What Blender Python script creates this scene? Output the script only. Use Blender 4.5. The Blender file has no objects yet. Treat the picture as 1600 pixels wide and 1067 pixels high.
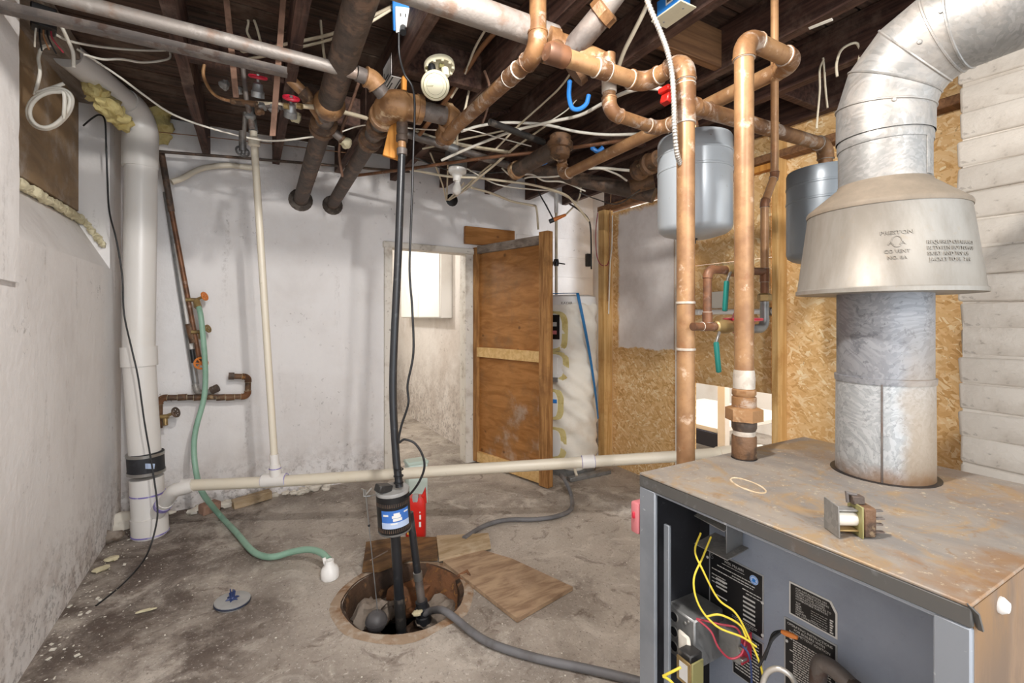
import bpy, bmesh, math, random
from mathutils import Vector, Matrix, noise
random.seed(7)
V = Vector
PI = math.pi
scene = bpy.context.scene
COL = scene.collection

# ---------------------------------------------------------------- camera, world, lights, exposure
YAW = math.radians(29.22)
CAM_H = 1.3
cam_d = bpy.data.cameras.new('camera'); cam = bpy.data.objects.new('camera', cam_d); COL.objects.link(cam)
cam.location = (0, 0, CAM_H); cam.rotation_euler = (PI / 2, 0, -YAW)
cam_d.sensor_width = 36; cam_d.lens = 733 * 36 / 1600; cam_d.shift_y = -38 / 1600; cam_d.clip_start = 0.05
scene.camera = cam
world = bpy.data.worlds.new('world'); scene.world = world; world.use_nodes = True
bg = world.node_tree.nodes['Background']; bg.inputs[0].default_value = (0.86, 0.93, 1.0, 1); bg.inputs[1].default_value = 1.7
scene.view_settings.view_transform = 'Standard'; scene.view_settings.look = 'None'
scene.view_settings.gamma = 1; scene.view_settings.use_curve_mapping = False
scene.view_settings.exposure = 0.85

def lamp(name, loc, power, color=(1, 0.93, 0.84), radius=0.05):
    d = bpy.data.lights.new(name, 'POINT'); d.energy = power; d.color = color; d.shadow_soft_size = radius
    o = bpy.data.objects.new(name, d); COL.objects.link(o); o.location = loc; return o
lamp('bulb_light', (0.40, 0.62, 2.425), 66, (1, 0.97, 0.93), 0.035)
lamp('rear_fill_light', (0.38, -1.3, 2.38), 62, (1, 0.97, 0.94), 0.04)  # unseen fill lamp added behind the camera to brighten the room
lamp('passage_light', (0.75, 5.2, 2.2), 26, (1, 0.97, 0.93), 0.08)
lamp('side_room_light', (3.7, 2.0, 1.9), 55, (0.95, 0.97, 1.0), 0.15)

# ---------------------------------------------------------------- helpers
SN, CS = math.sin(YAW), math.cos(YAW)
def at(px, py, X=None, Y=None, Z=None, d=None):
    """A point on the ray through a place in the picture, at a given X, Y, Z or depth."""
    a = (px - 800) / 733; b = (495 - py) / 733
    r = V((SN + CS * a, CS - SN * a, b))
    if X is not None: t = X / r.x
    elif Y is not None: t = Y / r.y
    elif Z is not None: t = (Z - CAM_H) / r.z
    else: t = d
    return V((0, 0, CAM_H)) + r * t

def hexc(h):
    h = h.lstrip('#'); out = []
    for i in (0, 2, 4):
        c = int(h[i:i + 2], 16) / 255
        out.append(c / 12.92 if c <= 0.04045 else ((c + 0.055) / 1.055) ** 2.4)
    return (*out, 1)

class NT:
    def __init__(s, name):
        s.m = bpy.data.materials.new(name); s.m.use_nodes = True
        s.t = s.m.node_tree; s.b = s.t.nodes['Principled BSDF']
        s.tc = s.t.nodes.new('ShaderNodeTexCoord')
    def n(s, t, **k):
        x = s.t.nodes.new(t)
        for a, b in k.items(): setattr(x, a, b)
        return x
    def l(s, a, b): s.t.links.new(a, b)
    def coord(s, stretch=(1, 1, 1), rot=(0, 0, 0)):
        mp = s.n('ShaderNodeMapping', vector_type='TEXTURE'); mp.inputs['Scale'].default_value = tuple(1 / q for q in stretch); mp.inputs['Rotation'].default_value = rot
        s.l(s.tc.outputs['Object'], mp.inputs['Vector']); return mp.outputs[0]
    def noise(s, scale, detail=6, rough=0.6, dist=0, stretch=(1, 1, 1), rot=(0, 0, 0)):
        x = s.n('ShaderNodeTexNoise'); x.inputs['Scale'].default_value = scale; x.inputs['Detail'].default_value = detail
        x.inputs['Roughness'].default_value = rough; x.inputs['Distortion'].default_value = dist
        s.l(s.coord(stretch, rot), x.inputs['Vector']); return x.outputs['Fac']
    def vor(s, scale, stretch=(1, 1, 1), rot=(0, 0, 0), feature='F1', out='Distance', warp=0):
        x = s.n('ShaderNodeTexVoronoi', feature=feature); x.inputs['Scale'].default_value = scale
        c = s.coord(stretch, rot)
        if warp:
            nz = s.n('ShaderNodeTexNoise'); nz.inputs['Scale'].default_value = 3.0; s.l(c, nz.inputs['Vector'])
            mx = s.n('ShaderNodeMixRGB', blend_type='ADD'); mx.inputs[0].default_value = warp
            s.l(c, mx.inputs[1]); s.l(nz.outputs['Color'], mx.inputs[2]); c = mx.outputs[0]
        s.l(c, x.inputs['Vector']); return x.outputs[out]
    def ramp(s, fac, lo, hi):
        r = s.n('ShaderNodeMapRange'); r.inputs['From Min'].default_value = lo; r.inputs['From Max'].default_value = hi
        r.interpolation_type = 'SMOOTHSTEP'
        s.l(fac, r.inputs['Value']); return r.outputs[0]
    def mul(s, a, b):
        x = s.n('ShaderNodeMath', operation='MULTIPLY')
        for i, v in enumerate((a, b)):
            if isinstance(v, (int, float)): x.inputs[i].default_value = v
            else: s.l(v, x.inputs[i])
        return x.outputs[0]
    def add(s, a, b):
        x = s.n('ShaderNodeMath', operation='ADD')
        for i, v in enumerate((a, b)):
            if isinstance(v, (int, float)): x.inputs[i].default_value = v
            else: s.l(v, x.inputs[i])
        return x.outputs[0]
    def mix(s, fac, a, b):
        x = s.n('ShaderNodeMixRGB')
        if isinstance(fac, (int, float)): x.inputs[0].default_value = fac
        else: s.l(fac, x.inputs[0])
        for i, v in ((1, a), (2, b)):
            if isinstance(v, tuple): x.inputs[i].default_value = v
            else: s.l(v, x.inputs[i])
        return x.outputs[0]
    def axis(s, i):
        x = s.n('ShaderNodeSeparateXYZ'); s.l(s.tc.outputs['Object'], x.inputs[0]); return x.outputs[i]
    def bump(s, h, strength=0.3, dist=0.01):
        x = s.n('ShaderNodeBump'); x.inputs['Strength'].default_value = strength; x.inputs['Distance'].default_value = dist
        s.l(h, x.inputs['Height']); s.l(x.outputs[0], s.b.inputs['Normal'])
    def done(s, col, rough=0.6, metal=0, spec=None):
        if isinstance(col, tuple): s.b.inputs['Base Color'].default_value = col
        else: s.l(col, s.b.inputs['Base Color'])
        if isinstance(rough, (int, float)): s.b.inputs['Roughness'].default_value = rough
        else: s.l(rough, s.b.inputs['Roughness'])
        s.b.inputs['Metallic'].default_value = metal
        if spec is not None: s.b.inputs['Specular IOR Level'].default_value = spec
        return s.m

def mk(name, base, rough=0.6, metal=0, layers=(), bump=None, spec=None):
    """layers: (colour, noise scale, lo, hi, amount[, stretch])"""
    t = NT(name); c = hexc(base)
    for L in layers:
        f = t.ramp(t.noise(L[1], stretch=L[5] if len(L) > 5 else (1, 1, 1)), L[2], L[3])
        c = t.mix(t.mul(f, L[4]), c, hexc(L[0]))
    if bump: t.bump(t.noise(bump[0], 8, stretch=bump[2] if len(bump) > 2 else (1, 1, 1)), bump[1], 0.01)
    return t.done(c, rough, metal, spec)

class MB:
    def __init__(s): s.v = []; s.f = []
    def raw(s, vs, fs):
        o = len(s.v); s.v += [V(p) for p in vs]; s.f += [tuple(i + o for i in f) for f in fs]; return s
    def box(s, c, size, rot=None, bev=0, seg=1, jit=0):
        c = V(c); bm = bmesh.new(); bmesh.ops.create_cube(bm, size=1)
        for v in bm.verts: v.co = V((v.co.x * size[0], v.co.y * size[1], v.co.z * size[2]))
        if jit:
            for v in bm.verts: v.co += V((random.uniform(-jit, jit), random.uniform(-jit, jit), random.uniform(-jit, jit)))
        if bev: bmesh.ops.bevel(bm, geom=list(bm.edges), offset=bev, segments=seg, affect='EDGES', profile=0.5)
        bm.verts.index_update()
        vs = [(rot @ v.co if rot else v.co) + c for v in bm.verts]; fs = [[v.index for v in f.verts] for f in bm.faces]
        bm.free(); return s.raw(vs, fs)
    def ext(s, x0, x1, y0, y1, z0, z1, bev=0, jit=0, seg=1):
        return s.box(((x0 + x1) / 2, (y0 + y1) / 2, (z0 + z1) / 2), (abs(x1 - x0), abs(y1 - y0), abs(z1 - z0)), None, bev, seg, jit)
    def tube(s, pts, r, n=12, caps=True, closed=False):
        pts = [V(p) for p in pts]; m = len(pts)
        rr = r if isinstance(r, (list, tuple)) else [r] * m
        T = []
        for i in range(m):
            a = pts[i] - pts[i - 1] if (i or closed) else pts[1] - pts[0]
            b = pts[(i + 1) % m] - pts[i] if (i < m - 1 or closed) else a
            T.append((a.normalized(), b.normalized()))
        t0 = T[0][0] if not closed else (T[0][0] + T[0][1]).normalized()
        u = t0.orthogonal().normalized(); rings = []; prev = t0
        for i in range(m):
            a, b = T[i]; t = a + b
            t = t.normalized() if t.length > 1e-6 else a
            u = prev.rotation_difference(t) @ u; u = (u - t * u.dot(t)).normalized(); prev = t
            w = t.cross(u)
            cosb = max(0.45, a.dot(t)); bend = (b - a); bend = bend - t * bend.dot(t)
            bn = bend.normalized() if bend.length > 1e-4 else None
            ring = []
            for k in range(n):
                q = 2 * PI * k / n; o = (u * math.cos(q) + w * math.sin(q)) * rr[i]
                if bn: o += bn * o.dot(bn) * (1 / cosb - 1)
                ring.append(pts[i] + o)
            rings.append(ring)
        vs = [p for g in rings for p in g]; fs = []
        for i in range(m if closed else m - 1):
            j = (i + 1) % m
            for k in range(n):
                k2 = (k + 1) % n; fs.append((i * n + k, i * n + k2, j * n + k2, j * n + k))
        if caps and not closed:
            fs.append(tuple(range(n))[::-1]); fs.append(tuple((m - 1) * n + k for k in range(n)))
        return s.raw(vs, fs)
    def lathe(s, prof, o, axis=(0, 0, 1), n=24, a0=0, a1=2 * PI):
        o = V(o); ax = V(axis).normalized(); u = V((1, 0, 0)) if abs(ax.z) > 0.999 else ax.orthogonal().normalized(); w = ax.cross(u)
        full = abs(a1 - a0 - 2 * PI) < 1e-6; m = n if full else n + 1; vs = []; fs = []
        for r, h in prof:
            for k in range(m):
                q = a0 + (a1 - a0) * k / n
                vs.append(o + ax * h + (u * math.cos(q) + w * math.sin(q)) * max(r, 1e-5))
        for i in range(len(prof) - 1):
            for k in range(n):
                k2 = (k + 1) % m; fs.append((i * m + k, i * m + k2, (i + 1) * m + k2, (i + 1) * m + k))
        if full:
            if prof[0][0] > 1e-4: fs.append(tuple(range(m))[::-1])
            if prof[-1][0] > 1e-4: fs.append(tuple((len(prof) - 1) * m + k for k in range(m)))
        return s.raw(vs, fs)
    def prism(s, poly, vec):
        poly = [V(p) for p in poly]; vec = V(vec); n = len(poly)
        fs = [tuple(range(n))[::-1], tuple(range(n, 2 * n))] + [(i, (i + 1) % n, (i + 1) % n + n, i + n) for i in range(n)]
        return s.raw(poly + [p + vec for p in poly], fs)
    def ball(s, c, r, sc=(1, 1, 1), n=16, m=10, bumpy=0, sd=0):
        vs = []; fs = []; c = V(c)
        for i in range(m + 1):
            th = PI * i / m
            for k in range(n):
                q = 2 * PI * k / n
                d = V((math.sin(th) * math.cos(q), math.sin(th) * math.sin(q), math.cos(th)))
                rr = r * (1 + bumpy * noise.noise(d * 1.7 + V((sd, sd * 2.3, 0))))
                vs.append(c + V((d.x * sc[0], d.y * sc[1], d.z * sc[2])) * rr)
        for i in range(m):
            for k in range(n): fs.append((i * n + k, (i + 1) * n + k, (i + 1) * n + (k + 1) % n, i * n + (k + 1) % n))
        return s.raw(vs, fs)
    def ring(s, c, axis, R, r, n=20, m=8):
        ax = V(axis).normalized(); u = ax.orthogonal().normalized(); w = ax.cross(u)
        return s.tube([V(c) + (u * math.cos(2 * PI * k / n) + w * math.sin(2 * PI * k / n)) * R for k in range(n)], r, m, closed=True)
    def build(s, name, mat, parent=None, smooth=40):
        off = V((0, 0, 0)); p = parent
        while p is not None: off += p.location; p = p.parent
        me = bpy.data.meshes.new(name); me.from_pydata([tuple(v - off) for v in s.v], [], s.f)
        bm = bmesh.new(); bm.from_mesh(me); bmesh.ops.remove_doubles(bm, verts=bm.verts, dist=1e-5)
        bmesh.ops.recalc_face_normals(bm, faces=bm.faces); bm.to_mesh(me); bm.free()
        if smooth:
            me.shade_smooth(); me.set_sharp_from_angle(angle=math.radians(smooth))
        if mat: me.materials.append(mat)
        o = bpy.data.objects.new(name, me); COL.objects.link(o); o.parent = parent
        return o

def tag(o, label, cat, group=None, kind=None):
    o['label'] = label
    if cat: o['category'] = cat
    if group: o['group'] = group
    if kind: o['kind'] = kind
    return o
def thing(name, loc, label, cat, group=None):
    o = bpy.data.objects.new(name, None); COL.objects.link(o); o.location = V(loc); o.empty_display_size = 0.05
    return tag(o, label, cat, group)
def struct(name, mb, mat, parent=None, smooth=40):
    o = mb.build(name, mat, parent, smooth)
    if parent is None: o['kind'] = 'structure'
    return o
def one(name, mb, mat, label, cat, group=None, smooth=40):
    """a thing that is a single mesh, its origin at its own base"""
    c = sum(mb.v, V()) / len(mb.v); c.z = min(v.z for v in mb.v)
    mb.v = [v - c for v in mb.v]
    o = mb.build(name, mat, None, smooth); o.location = c
    return tag(o, label, cat, group)

def spline(pts, n=8):
    pts = [V(p) for p in pts]; P = [pts[0] * 2 - pts[1]] + pts + [pts[-1] * 2 - pts[-2]]; out = []
    for i in range(1, len(P) - 2):
        p0, p1, p2, p3 = P[i - 1:i + 3]
        for k in range(n):
            t = k / n
            out.append(0.5 * ((2 * p1) + (p2 - p0) * t + (2 * p0 - 5 * p1 + 4 * p2 - p3) * t * t + (3 * p1 - p0 - 3 * p2 + p3) * t ** 3))
    out.append(pts[-1]); return out
def arc_corner(a, b, c, rad, n=7):
    u = (a - b).normalized(); w = (c - b).normalized(); ang = u.angle(w)
    d = min(rad / math.tan(ang / 2), (a - b).length * 0.48, (c - b).length * 0.48); rad = d * math.tan(ang / 2)
    ctr = b + (u + w).normalized() * (rad / math.sin(ang / 2)); p0 = b + u * d; p1 = b + w * d
    e0 = (p0 - ctr); ax = e0.cross(p1 - ctr); tot = e0.angle(p1 - ctr)
    return [ctr + Matrix.Rotation(tot * k / n, 3, ax) @ e0 for k in range(n + 1)]

def pipe_run(name, label, pts, r, mat, emat=None, er=1.14, bend=1.9, collar=0.5, ring=None, group=None, seg=16, bases=True):
    """straight lengths joined by cast or soldered elbows, each its own part"""
    pts = [V(p) for p in pts]; root = thing(name, min(pts, key=lambda p: p.z), label, "pipe", group); emat = emat or mat
    cur = pts[0]
    for i in range(1, len(pts)):
        if i < len(pts) - 1:
            arc = arc_corner(pts[i - 1], pts[i], pts[i + 1], r * bend)
            MB().tube([cur, arc[0]], r, seg).build('pipe', mat, root)
            d0 = (pts[i - 1] - pts[i]).normalized(); d1 = (pts[i + 1] - pts[i]).normalized()
            e = MB(); path = [arc[0] + d0 * r * collar] + arc + [arc[-1] + d1 * r * collar]
            e.tube(path, r * er, seg)
            for p, d in ((path[0], d0), (path[-1], d1)): e.lathe([(r, -r * 0.25), (r * er * 1.06, -r * 0.2), (r * er * 1.06, 0), (r, 0.001)], p, d, seg)
            el = e.build('elbow', emat, root)
            if ring:
                for p, d in ((path[0], d0), (path[-1], d1)):
                    MB().ring(p, d, r * 1.03, r * 0.10, seg, 6).build('solder_ring', ring, el)
            cur = arc[-1]
        else:
            MB().tube([cur, pts[i]], r, seg).build('pipe', mat, root)
    return root
def coupling(root, p, d, r, L, mat, name='coupling', ring=None, k=1.16):
    d = V(d).normalized(); p = V(p)
    c = MB().lathe([(r, -L / 2), (r * k, -L / 2), (r * k, L / 2), (r, L / 2)], p, d, 20).build(name, mat, root)
    if ring:
        for q in (-1, 1): MB().ring(p + d * q * L / 2, d, r * 1.05, r * 0.10, 20, 6).build('primer_ring' if 'coupl' in name and ring is M.get('purple') else 'solder_ring', ring, c)
    return c
def cable(name, label, pts, r, mat, cat='cable', n=8, group=None, sm=7):
    o = one(name, MB().tube(spline(pts, sm), r, n), mat, label, cat, group, 60); return o
def textmesh(s, size, align='LEFT', ext=0):
    cu = bpy.data.curves.new('t', 'FONT'); cu.body = s; cu.size = size; cu.align_x = align; cu.resolution_u = 2; cu.extrude = ext
    o = bpy.data.objects.new('t', cu); COL.objects.link(o); bpy.context.view_layer.update()
    dg = bpy.context.evaluated_depsgraph_get(); me = bpy.data.meshes.new_from_object(o.evaluated_get(dg))
    vs = [v.co.copy() for v in me.vertices]; fs = [tuple(p.vertices) for p in me.polygons]
    bpy.data.objects.remove(o); bpy.data.curves.remove(cu); bpy.data.meshes.remove(me); return vs, fs
M = {}
# ---------------------------------------------------------------- materials
def wall_paint(name, base, dirt, spots=1.0, low=0.5):
    t = NT(name); c = hexc(base)
    c = t.mix(t.mul(t.ramp(t.noise(1.3, 7, 0.6), 0.42, 0.72), 0.55), c, hexc(dirt))
    c = t.mix(t.mul(t.ramp(t.noise(5, 8, 0.65, stretch=(1, 1, 0.5)), 0.52, 0.72), 0.35), c, hexc('#efece9'))
    z = t.axis(2); lowm = t.ramp(z, low, 0.0)
    c = t.mix(t.mul(t.mul(t.ramp(t.noise(9, 8), 0.42, 0.62), lowm), 0.5), c, hexc('#a3948a'))
    peel = t.mul(t.ramp(t.noise(26, 6, 0.7), 0.60, 0.66), t.ramp(t.noise(2.2, 3), 0.55 - 0.04 * spots, 0.70))
    c = t.mix(t.mul(peel, 0.75 * min(1, spots)), c, hexc('#6b625d'))
    st_ = t.mul(t.ramp(t.noise(2.6, 7, 0.7, 0.3, (3.2, 3.2, 0.35)), 0.56, 0.70), t.ramp(t.noise(34, 6, 0.75), 0.44, 0.60))
    c = t.mix(t.mul(st_, 0.45), c, hexc('#8f857e'))
    low2 = t.mul(t.ramp(t.noise(30, 6, 0.7), 0.51, 0.60), t.ramp(z, low * 0.8, 0.0))
    c = t.mix(t.mul(low2, 0.5), c, hexc('#5f554f'))
    t.bump(t.add(t.noise(14, 8, 0.6), t.mul(t.noise(3, 3), 1.6)), 0.28, 0.02)
    return t.done(c, 0.75, 0, 0.25)
M['wall'] = wall_paint('painted_concrete', '#eae7e6', '#cfc8c4', 0.9, 0.45)
M['wall_side'] = wall_paint('painted_concrete_side', '#e6e2df', '#cdc6c1', 0.6, 0.6)
M['wall_peel'] = wall_paint('peeling_plaster', '#ddd6cf', '#b9aa9d', 2.2, 1.2)
M['white_wall'] = mk('white_paint', '#f1ede6', 0.6, 0, [('#d8cfc2', 3, 0.5, 0.8, 0.5)], (20, 0.1))

t = NT('concrete_floor')
c = t.mix(t.ramp(t.noise(1.6, 8, 0.62, 0.4), 0.40, 0.66), hexc('#b3a99e'), hexc('#8b8177'))
c = t.mix(t.mul(t.ramp(t.noise(4.5, 9, 0.68, 0.8), 0.50, 0.66), 0.8), c, hexc('#c6bdb2'))
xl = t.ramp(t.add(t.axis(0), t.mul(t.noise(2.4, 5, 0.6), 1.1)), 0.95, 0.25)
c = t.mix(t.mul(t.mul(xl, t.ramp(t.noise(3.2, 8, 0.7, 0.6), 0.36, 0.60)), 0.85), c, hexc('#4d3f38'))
c = t.mix(t.mul(t.ramp(t.noise(7, 9, 0.7, 1.0), 0.54, 0.66), 0.6), c, hexc('#5f5046'))
c = t.mix(t.mul(t.ramp(t.noise(60, 5, 0.7), 0.56, 0.68), 0.6), c, hexc('#d9d2c9'))
c = t.mix(t.mul(t.ramp(t.noise(75, 5, 0.7, stretch=(1.2, 0.8, 1)), 0.57, 0.67), 0.6), c, hexc('#4a413b'))
t.bump(t.add(t.noise(40, 8, 0.7), t.mul(t.noise(5, 5), 1.5)), 0.35, 0.012)
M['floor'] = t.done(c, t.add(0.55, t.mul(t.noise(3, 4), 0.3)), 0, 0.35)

def osb(name):
    t = NT(name)
    cols = []
    for k, (rot, st) in enumerate([((0.45, 0, 0), (1, 3.6, 1)), ((-0.6, 0, 0), (1, 3.2, 1)), ((1.25, 0, 0), (1, 3.4, 1)), ((2.2, 0, 0), (1, 3.0, 1))]):
        x = t.n('ShaderNodeTexVoronoi'); x.inputs['Scale'].default_value = 15 + 3 * k
        cc = t.coord(st, rot)
        nz = t.n('ShaderNodeTexNoise'); nz.inputs['Scale'].default_value = 6; t.l(cc, nz.inputs['Vector'])
        mx = t.n('ShaderNodeMixRGB', blend_type='ADD'); mx.inputs[0].default_value = 0.22; t.l(cc, mx.inputs[1]); t.l(nz.outputs['Color'], mx.inputs[2])
        t.l(mx.outputs[0], x.inputs['Vector'])
        sp = t.n('ShaderNodeSeparateColor'); t.l(x.outputs['Color'], sp.inputs[0]); cols.append((sp.outputs[0], sp.outputs[1], x.outputs['Distance']))
    def chip(v):
        r = t.n('ShaderNodeValToRGB'); e = r.color_ramp.elements
        e[0].position = 0; e[0].color = hexc('#c79a60'); e[1].position = 1; e[1].color = hexc('#f4e0b8')
        for p, h in ((0.25, '#d9ad74'), (0.5, '#e1ba83'), (0.78, '#e8c592')):
            q = r.color_ramp.elements.new(p); q.color = hexc(h)
        t.l(v, r.inputs[0]); return r.outputs[0]
    c = chip(cols[0][0])
    c = t.mix(t.ramp(cols[1][1], 0.50, 0.52), c, chip(cols[1][0]))
    c = t.mix(t.ramp(cols[2][1], 0.58, 0.60), c, chip(cols[2][0]))
    c = t.mix(t.ramp(cols[3][1], 0.70, 0.72), c, chip(cols[3][0]))
    c = t.mix(t.mul(t.ramp(t.noise(2.4, 5), 0.45, 0.75), 0.45), c, hexc('#cda269'))
    c = t.mix(t.mul(t.ramp(t.noise(45, 4, 0.7, stretch=(1, 1, 0.5)), 0.60, 0.70), 0.5), c, hexc('#7d5226'))
    return t, c
t, c = osb('osb_board'); t.bump(t.noise(50, 5), 0.2, 0.005); M['osb'] = t.done(c, 0.65, 0, 0.3)
t, c = osb('osb_board_part_painted')
zz = t.add(t.axis(2), t.mul(t.noise(9, 5, 0.6), 0.10)); yy = t.add(t.axis(1), t.mul(t.noise(8, 5), 0.08))
mask = t.mul(t.mul(t.ramp(zz, 1.085, 1.10), t.ramp(zz, 2.27, 2.22)), t.ramp(yy, 3.16, 3.13))
pc = t.mix(t.ramp(t.noise(3, 8, 0.7), 0.38, 0.70), hexc('#efeae8'), hexc('#ddd5d1'))
c = t.mix(t.mul(mask, 0.97), c, pc); t.bump(t.noise(50, 5), 0.2, 0.005); M['osb_painted'] = t.done(c, 0.7, 0, 0.3)

def wood(name, a, b, stretch=(14, 1, 14), sc=3, dirt=None, rough=0.7):
    t = NT(name)
    c = t.mix(t.ramp(t.noise(sc, 8, 0.6, 0.6, stretch), 0.35, 0.65), hexc(a), hexc(b))
    if dirt: c = t.mix(t.mul(t.ramp(t.noise(4, 8, 0.7), 0.48, 0.70), 0.7), c, hexc(dirt))
    t.bump(t.noise(sc * 2, 8, 0.7, 0.4, stretch), 0.2, 0.006)
    return t.done(c, rough, 0, 0.25)
M['joist'] = wood('old_joist_wood', '#5c4238', '#382722', (14, 1, 14), 3, '#7d685b')
M['subfloor'] = wood('subfloor_wood', '#5e473b', '#3b2d25', (1, 14, 14), 3, '#756355')
M['block'] = wood('blocking_wood', '#8a6444', '#6a4a33', (1, 14, 14), 3)
M['stud'] = wood('stud_wood', '#dcb67c', '#c79a5d', (14, 14, 1), 2.5, '#b3834a')
M['frame_wood'] = wood('door_frame_wood', '#b98a55', '#8c6138', (14, 14, 1.2), 2.5, '#7a5433')
M['rail_wood'] = wood('pale_rail_wood', '#e0bd85', '#cda569', (1.5, 14, 14), 2)
t = NT('orange_plywood')
c = t.mix(t.ramp(t.noise(2.2, 8, 0.6, 0.8, (1.2, 2, 9)), 0.32, 0.68), hexc('#b27c46'), hexc('#93612f'))
c = t.mix(t.mul(t.ramp(t.noise(3.2, 8, 0.7), 0.46, 0.68), 0.7), c, hexc('#83613f'))
kn = t.vor(5.2, stretch=(1, 1, 1.3), warp=0.1)
c = t.mix(t.mul(t.ramp(kn, 0.13, 0.05), 0.75), c, hexc('#5e4026'))
c = t.mix(t.mul(t.mul(t.ramp(t.add(t.axis(2), t.mul(t.noise(10, 6), 0.3)), 1.0, 0.75), t.ramp(t.noise(3, 6), 0.55, 0.7)), 0.5), c, hexc('#c9bdb0'))
t.bump(t.noise(5, 8, 0.7, 0.4, (1.2, 2, 9)), 0.15, 0.005); M['ply'] = t.done(c, 0.6, 0, 0.3)
M['ply_floor'] = wood('weathered_plywood', '#b0967a', '#8a705a', (2, 9, 9), 2.6, '#b39a80')
M['ply_pale'] = wood('pale_plywood', '#b7a286', '#96805f', (1.5, 9, 9), 2.4, '#c8b79f')
M['ply_brown'] = wood('damp_plywood', '#80613f', '#5b4430', (2, 9, 9), 2.6, '#4a382b')
M['orange_wood'] = wood('new_pine', '#d99b4f', '#b9752f', (14, 14, 1), 2.5)
M['dirty_board'] = wood('dirty_window_board', '#a08565', '#87725a', (1, 1.2, 3), 2, '#b4aaa0')
M['header'] = wood('rough_header', '#9c8f83', '#6f6258', (9, 1, 9), 3, '#b5aba1')
M['door_trim'] = mk('chipped_white_trim', '#dcd6cc', 0.6, 0, [('#a59683', 7, 0.5, 0.7, 0.6), ('#6b5b4b', 24, 0.60, 0.68, 0.6)], (20, 0.15))

t = NT('copper'); st = (1, 1, 1)
c = t.mix(t.ramp(t.noise(9, 6, 0.6), 0.40, 0.62), hexc('#a67f58'), hexc('#8b6646'))
c = t.mix(t.mul(t.ramp(t.noise(30, 6, 0.7), 0.56, 0.68), 0.55), c, hexc('#8a5a36'))
c = t.mix(t.mul(t.ramp(t.noise(16, 7, 0.7), 0.58, 0.68), 0.6), c, hexc('#d8bfa6'))
M['copper'] = t.done(c, 0.42, 0.18)
t = NT('tarnished_copper')
c = t.mix(t.ramp(t.noise(8, 6, 0.6), 0.40, 0.60), hexc('#946d48'), hexc('#724f33'))
c = t.mix(t.mul(t.ramp(t.noise(14, 7, 0.7, 0.6), 0.50, 0.62), 0.75), c, hexc('#b5a698'))
c = t.mix(t.mul(t.ramp(t.noise(40, 6, 0.7), 0.58, 0.68), 0.7), c, hexc('#6a4a33'))
M['copper_old'] = t.done(c, 0.5, 0.25)
M['copper_dark'] = mk('dark_copper', '#7c543a', 0.5, 0.35, [('#5b4030', 12, 0.45, 0.6, 0.8), ('#9b8575', 22, 0.58, 0.68, 0.6)])
M['solder'] = mk('solder', '#c2b8ab', 0.5, 0.2, [('#a8998a', 30, 0.5, 0.6, 0.5)])
M['brass'] = mk('dull_brass', '#a38a5c', 0.45, 0.5, [('#6e5a3c', 14, 0.45, 0.65, 0.7)])
M['iron'] = mk('black_iron', '#55483f', 0.6, 0.2, [('#7c6250', 10, 0.48, 0.62, 0.7), ('#3a322d', 22, 0.5, 0.62, 0.6)], (60, 0.25))
M['iron_grey'] = mk('grey_iron', '#6b635e', 0.55, 0.35, [('#8d8178', 10, 0.48, 0.62, 0.6), ('#5b4438', 18, 0.54, 0.64, 0.7)], (60, 0.2))
M['galv_pipe'] = mk('rusty_galvanised_pipe', '#8f8780', 0.5, 0.3, [('#83614a', 9, 0.50, 0.64, 0.6), ('#aaa29b', 20, 0.55, 0.65, 0.6)], (60, 0.2))
M['fitting'] = mk('varnished_cast_fitting', '#9d7650', 0.42, 0.1, [('#6b4a2e', 9, 0.46, 0.62, 0.85), ('#cdb795', 14, 0.58, 0.68, 0.7)], (40, 0.3))
M['fitting_dark'] = mk('rusty_fitting', '#6f5138', 0.6, 0.1, [('#3f2f24', 14, 0.46, 0.60, 0.8), ('#b09773', 20, 0.60, 0.70, 0.7)], (50, 0.5))
M['rust'] = mk('rust', '#7d5436', 0.8, 0.1, [('#4c3526', 12, 0.45, 0.6, 0.8), ('#a8743c', 24, 0.55, 0.65, 0.6)], (50, 0.4))
M['rust_strap'] = mk('rusty_strap', '#8a6a58', 0.7, 0.2, [('#5f4638', 10, 0.45, 0.6, 0.7)], (50, 0.2))

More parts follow.
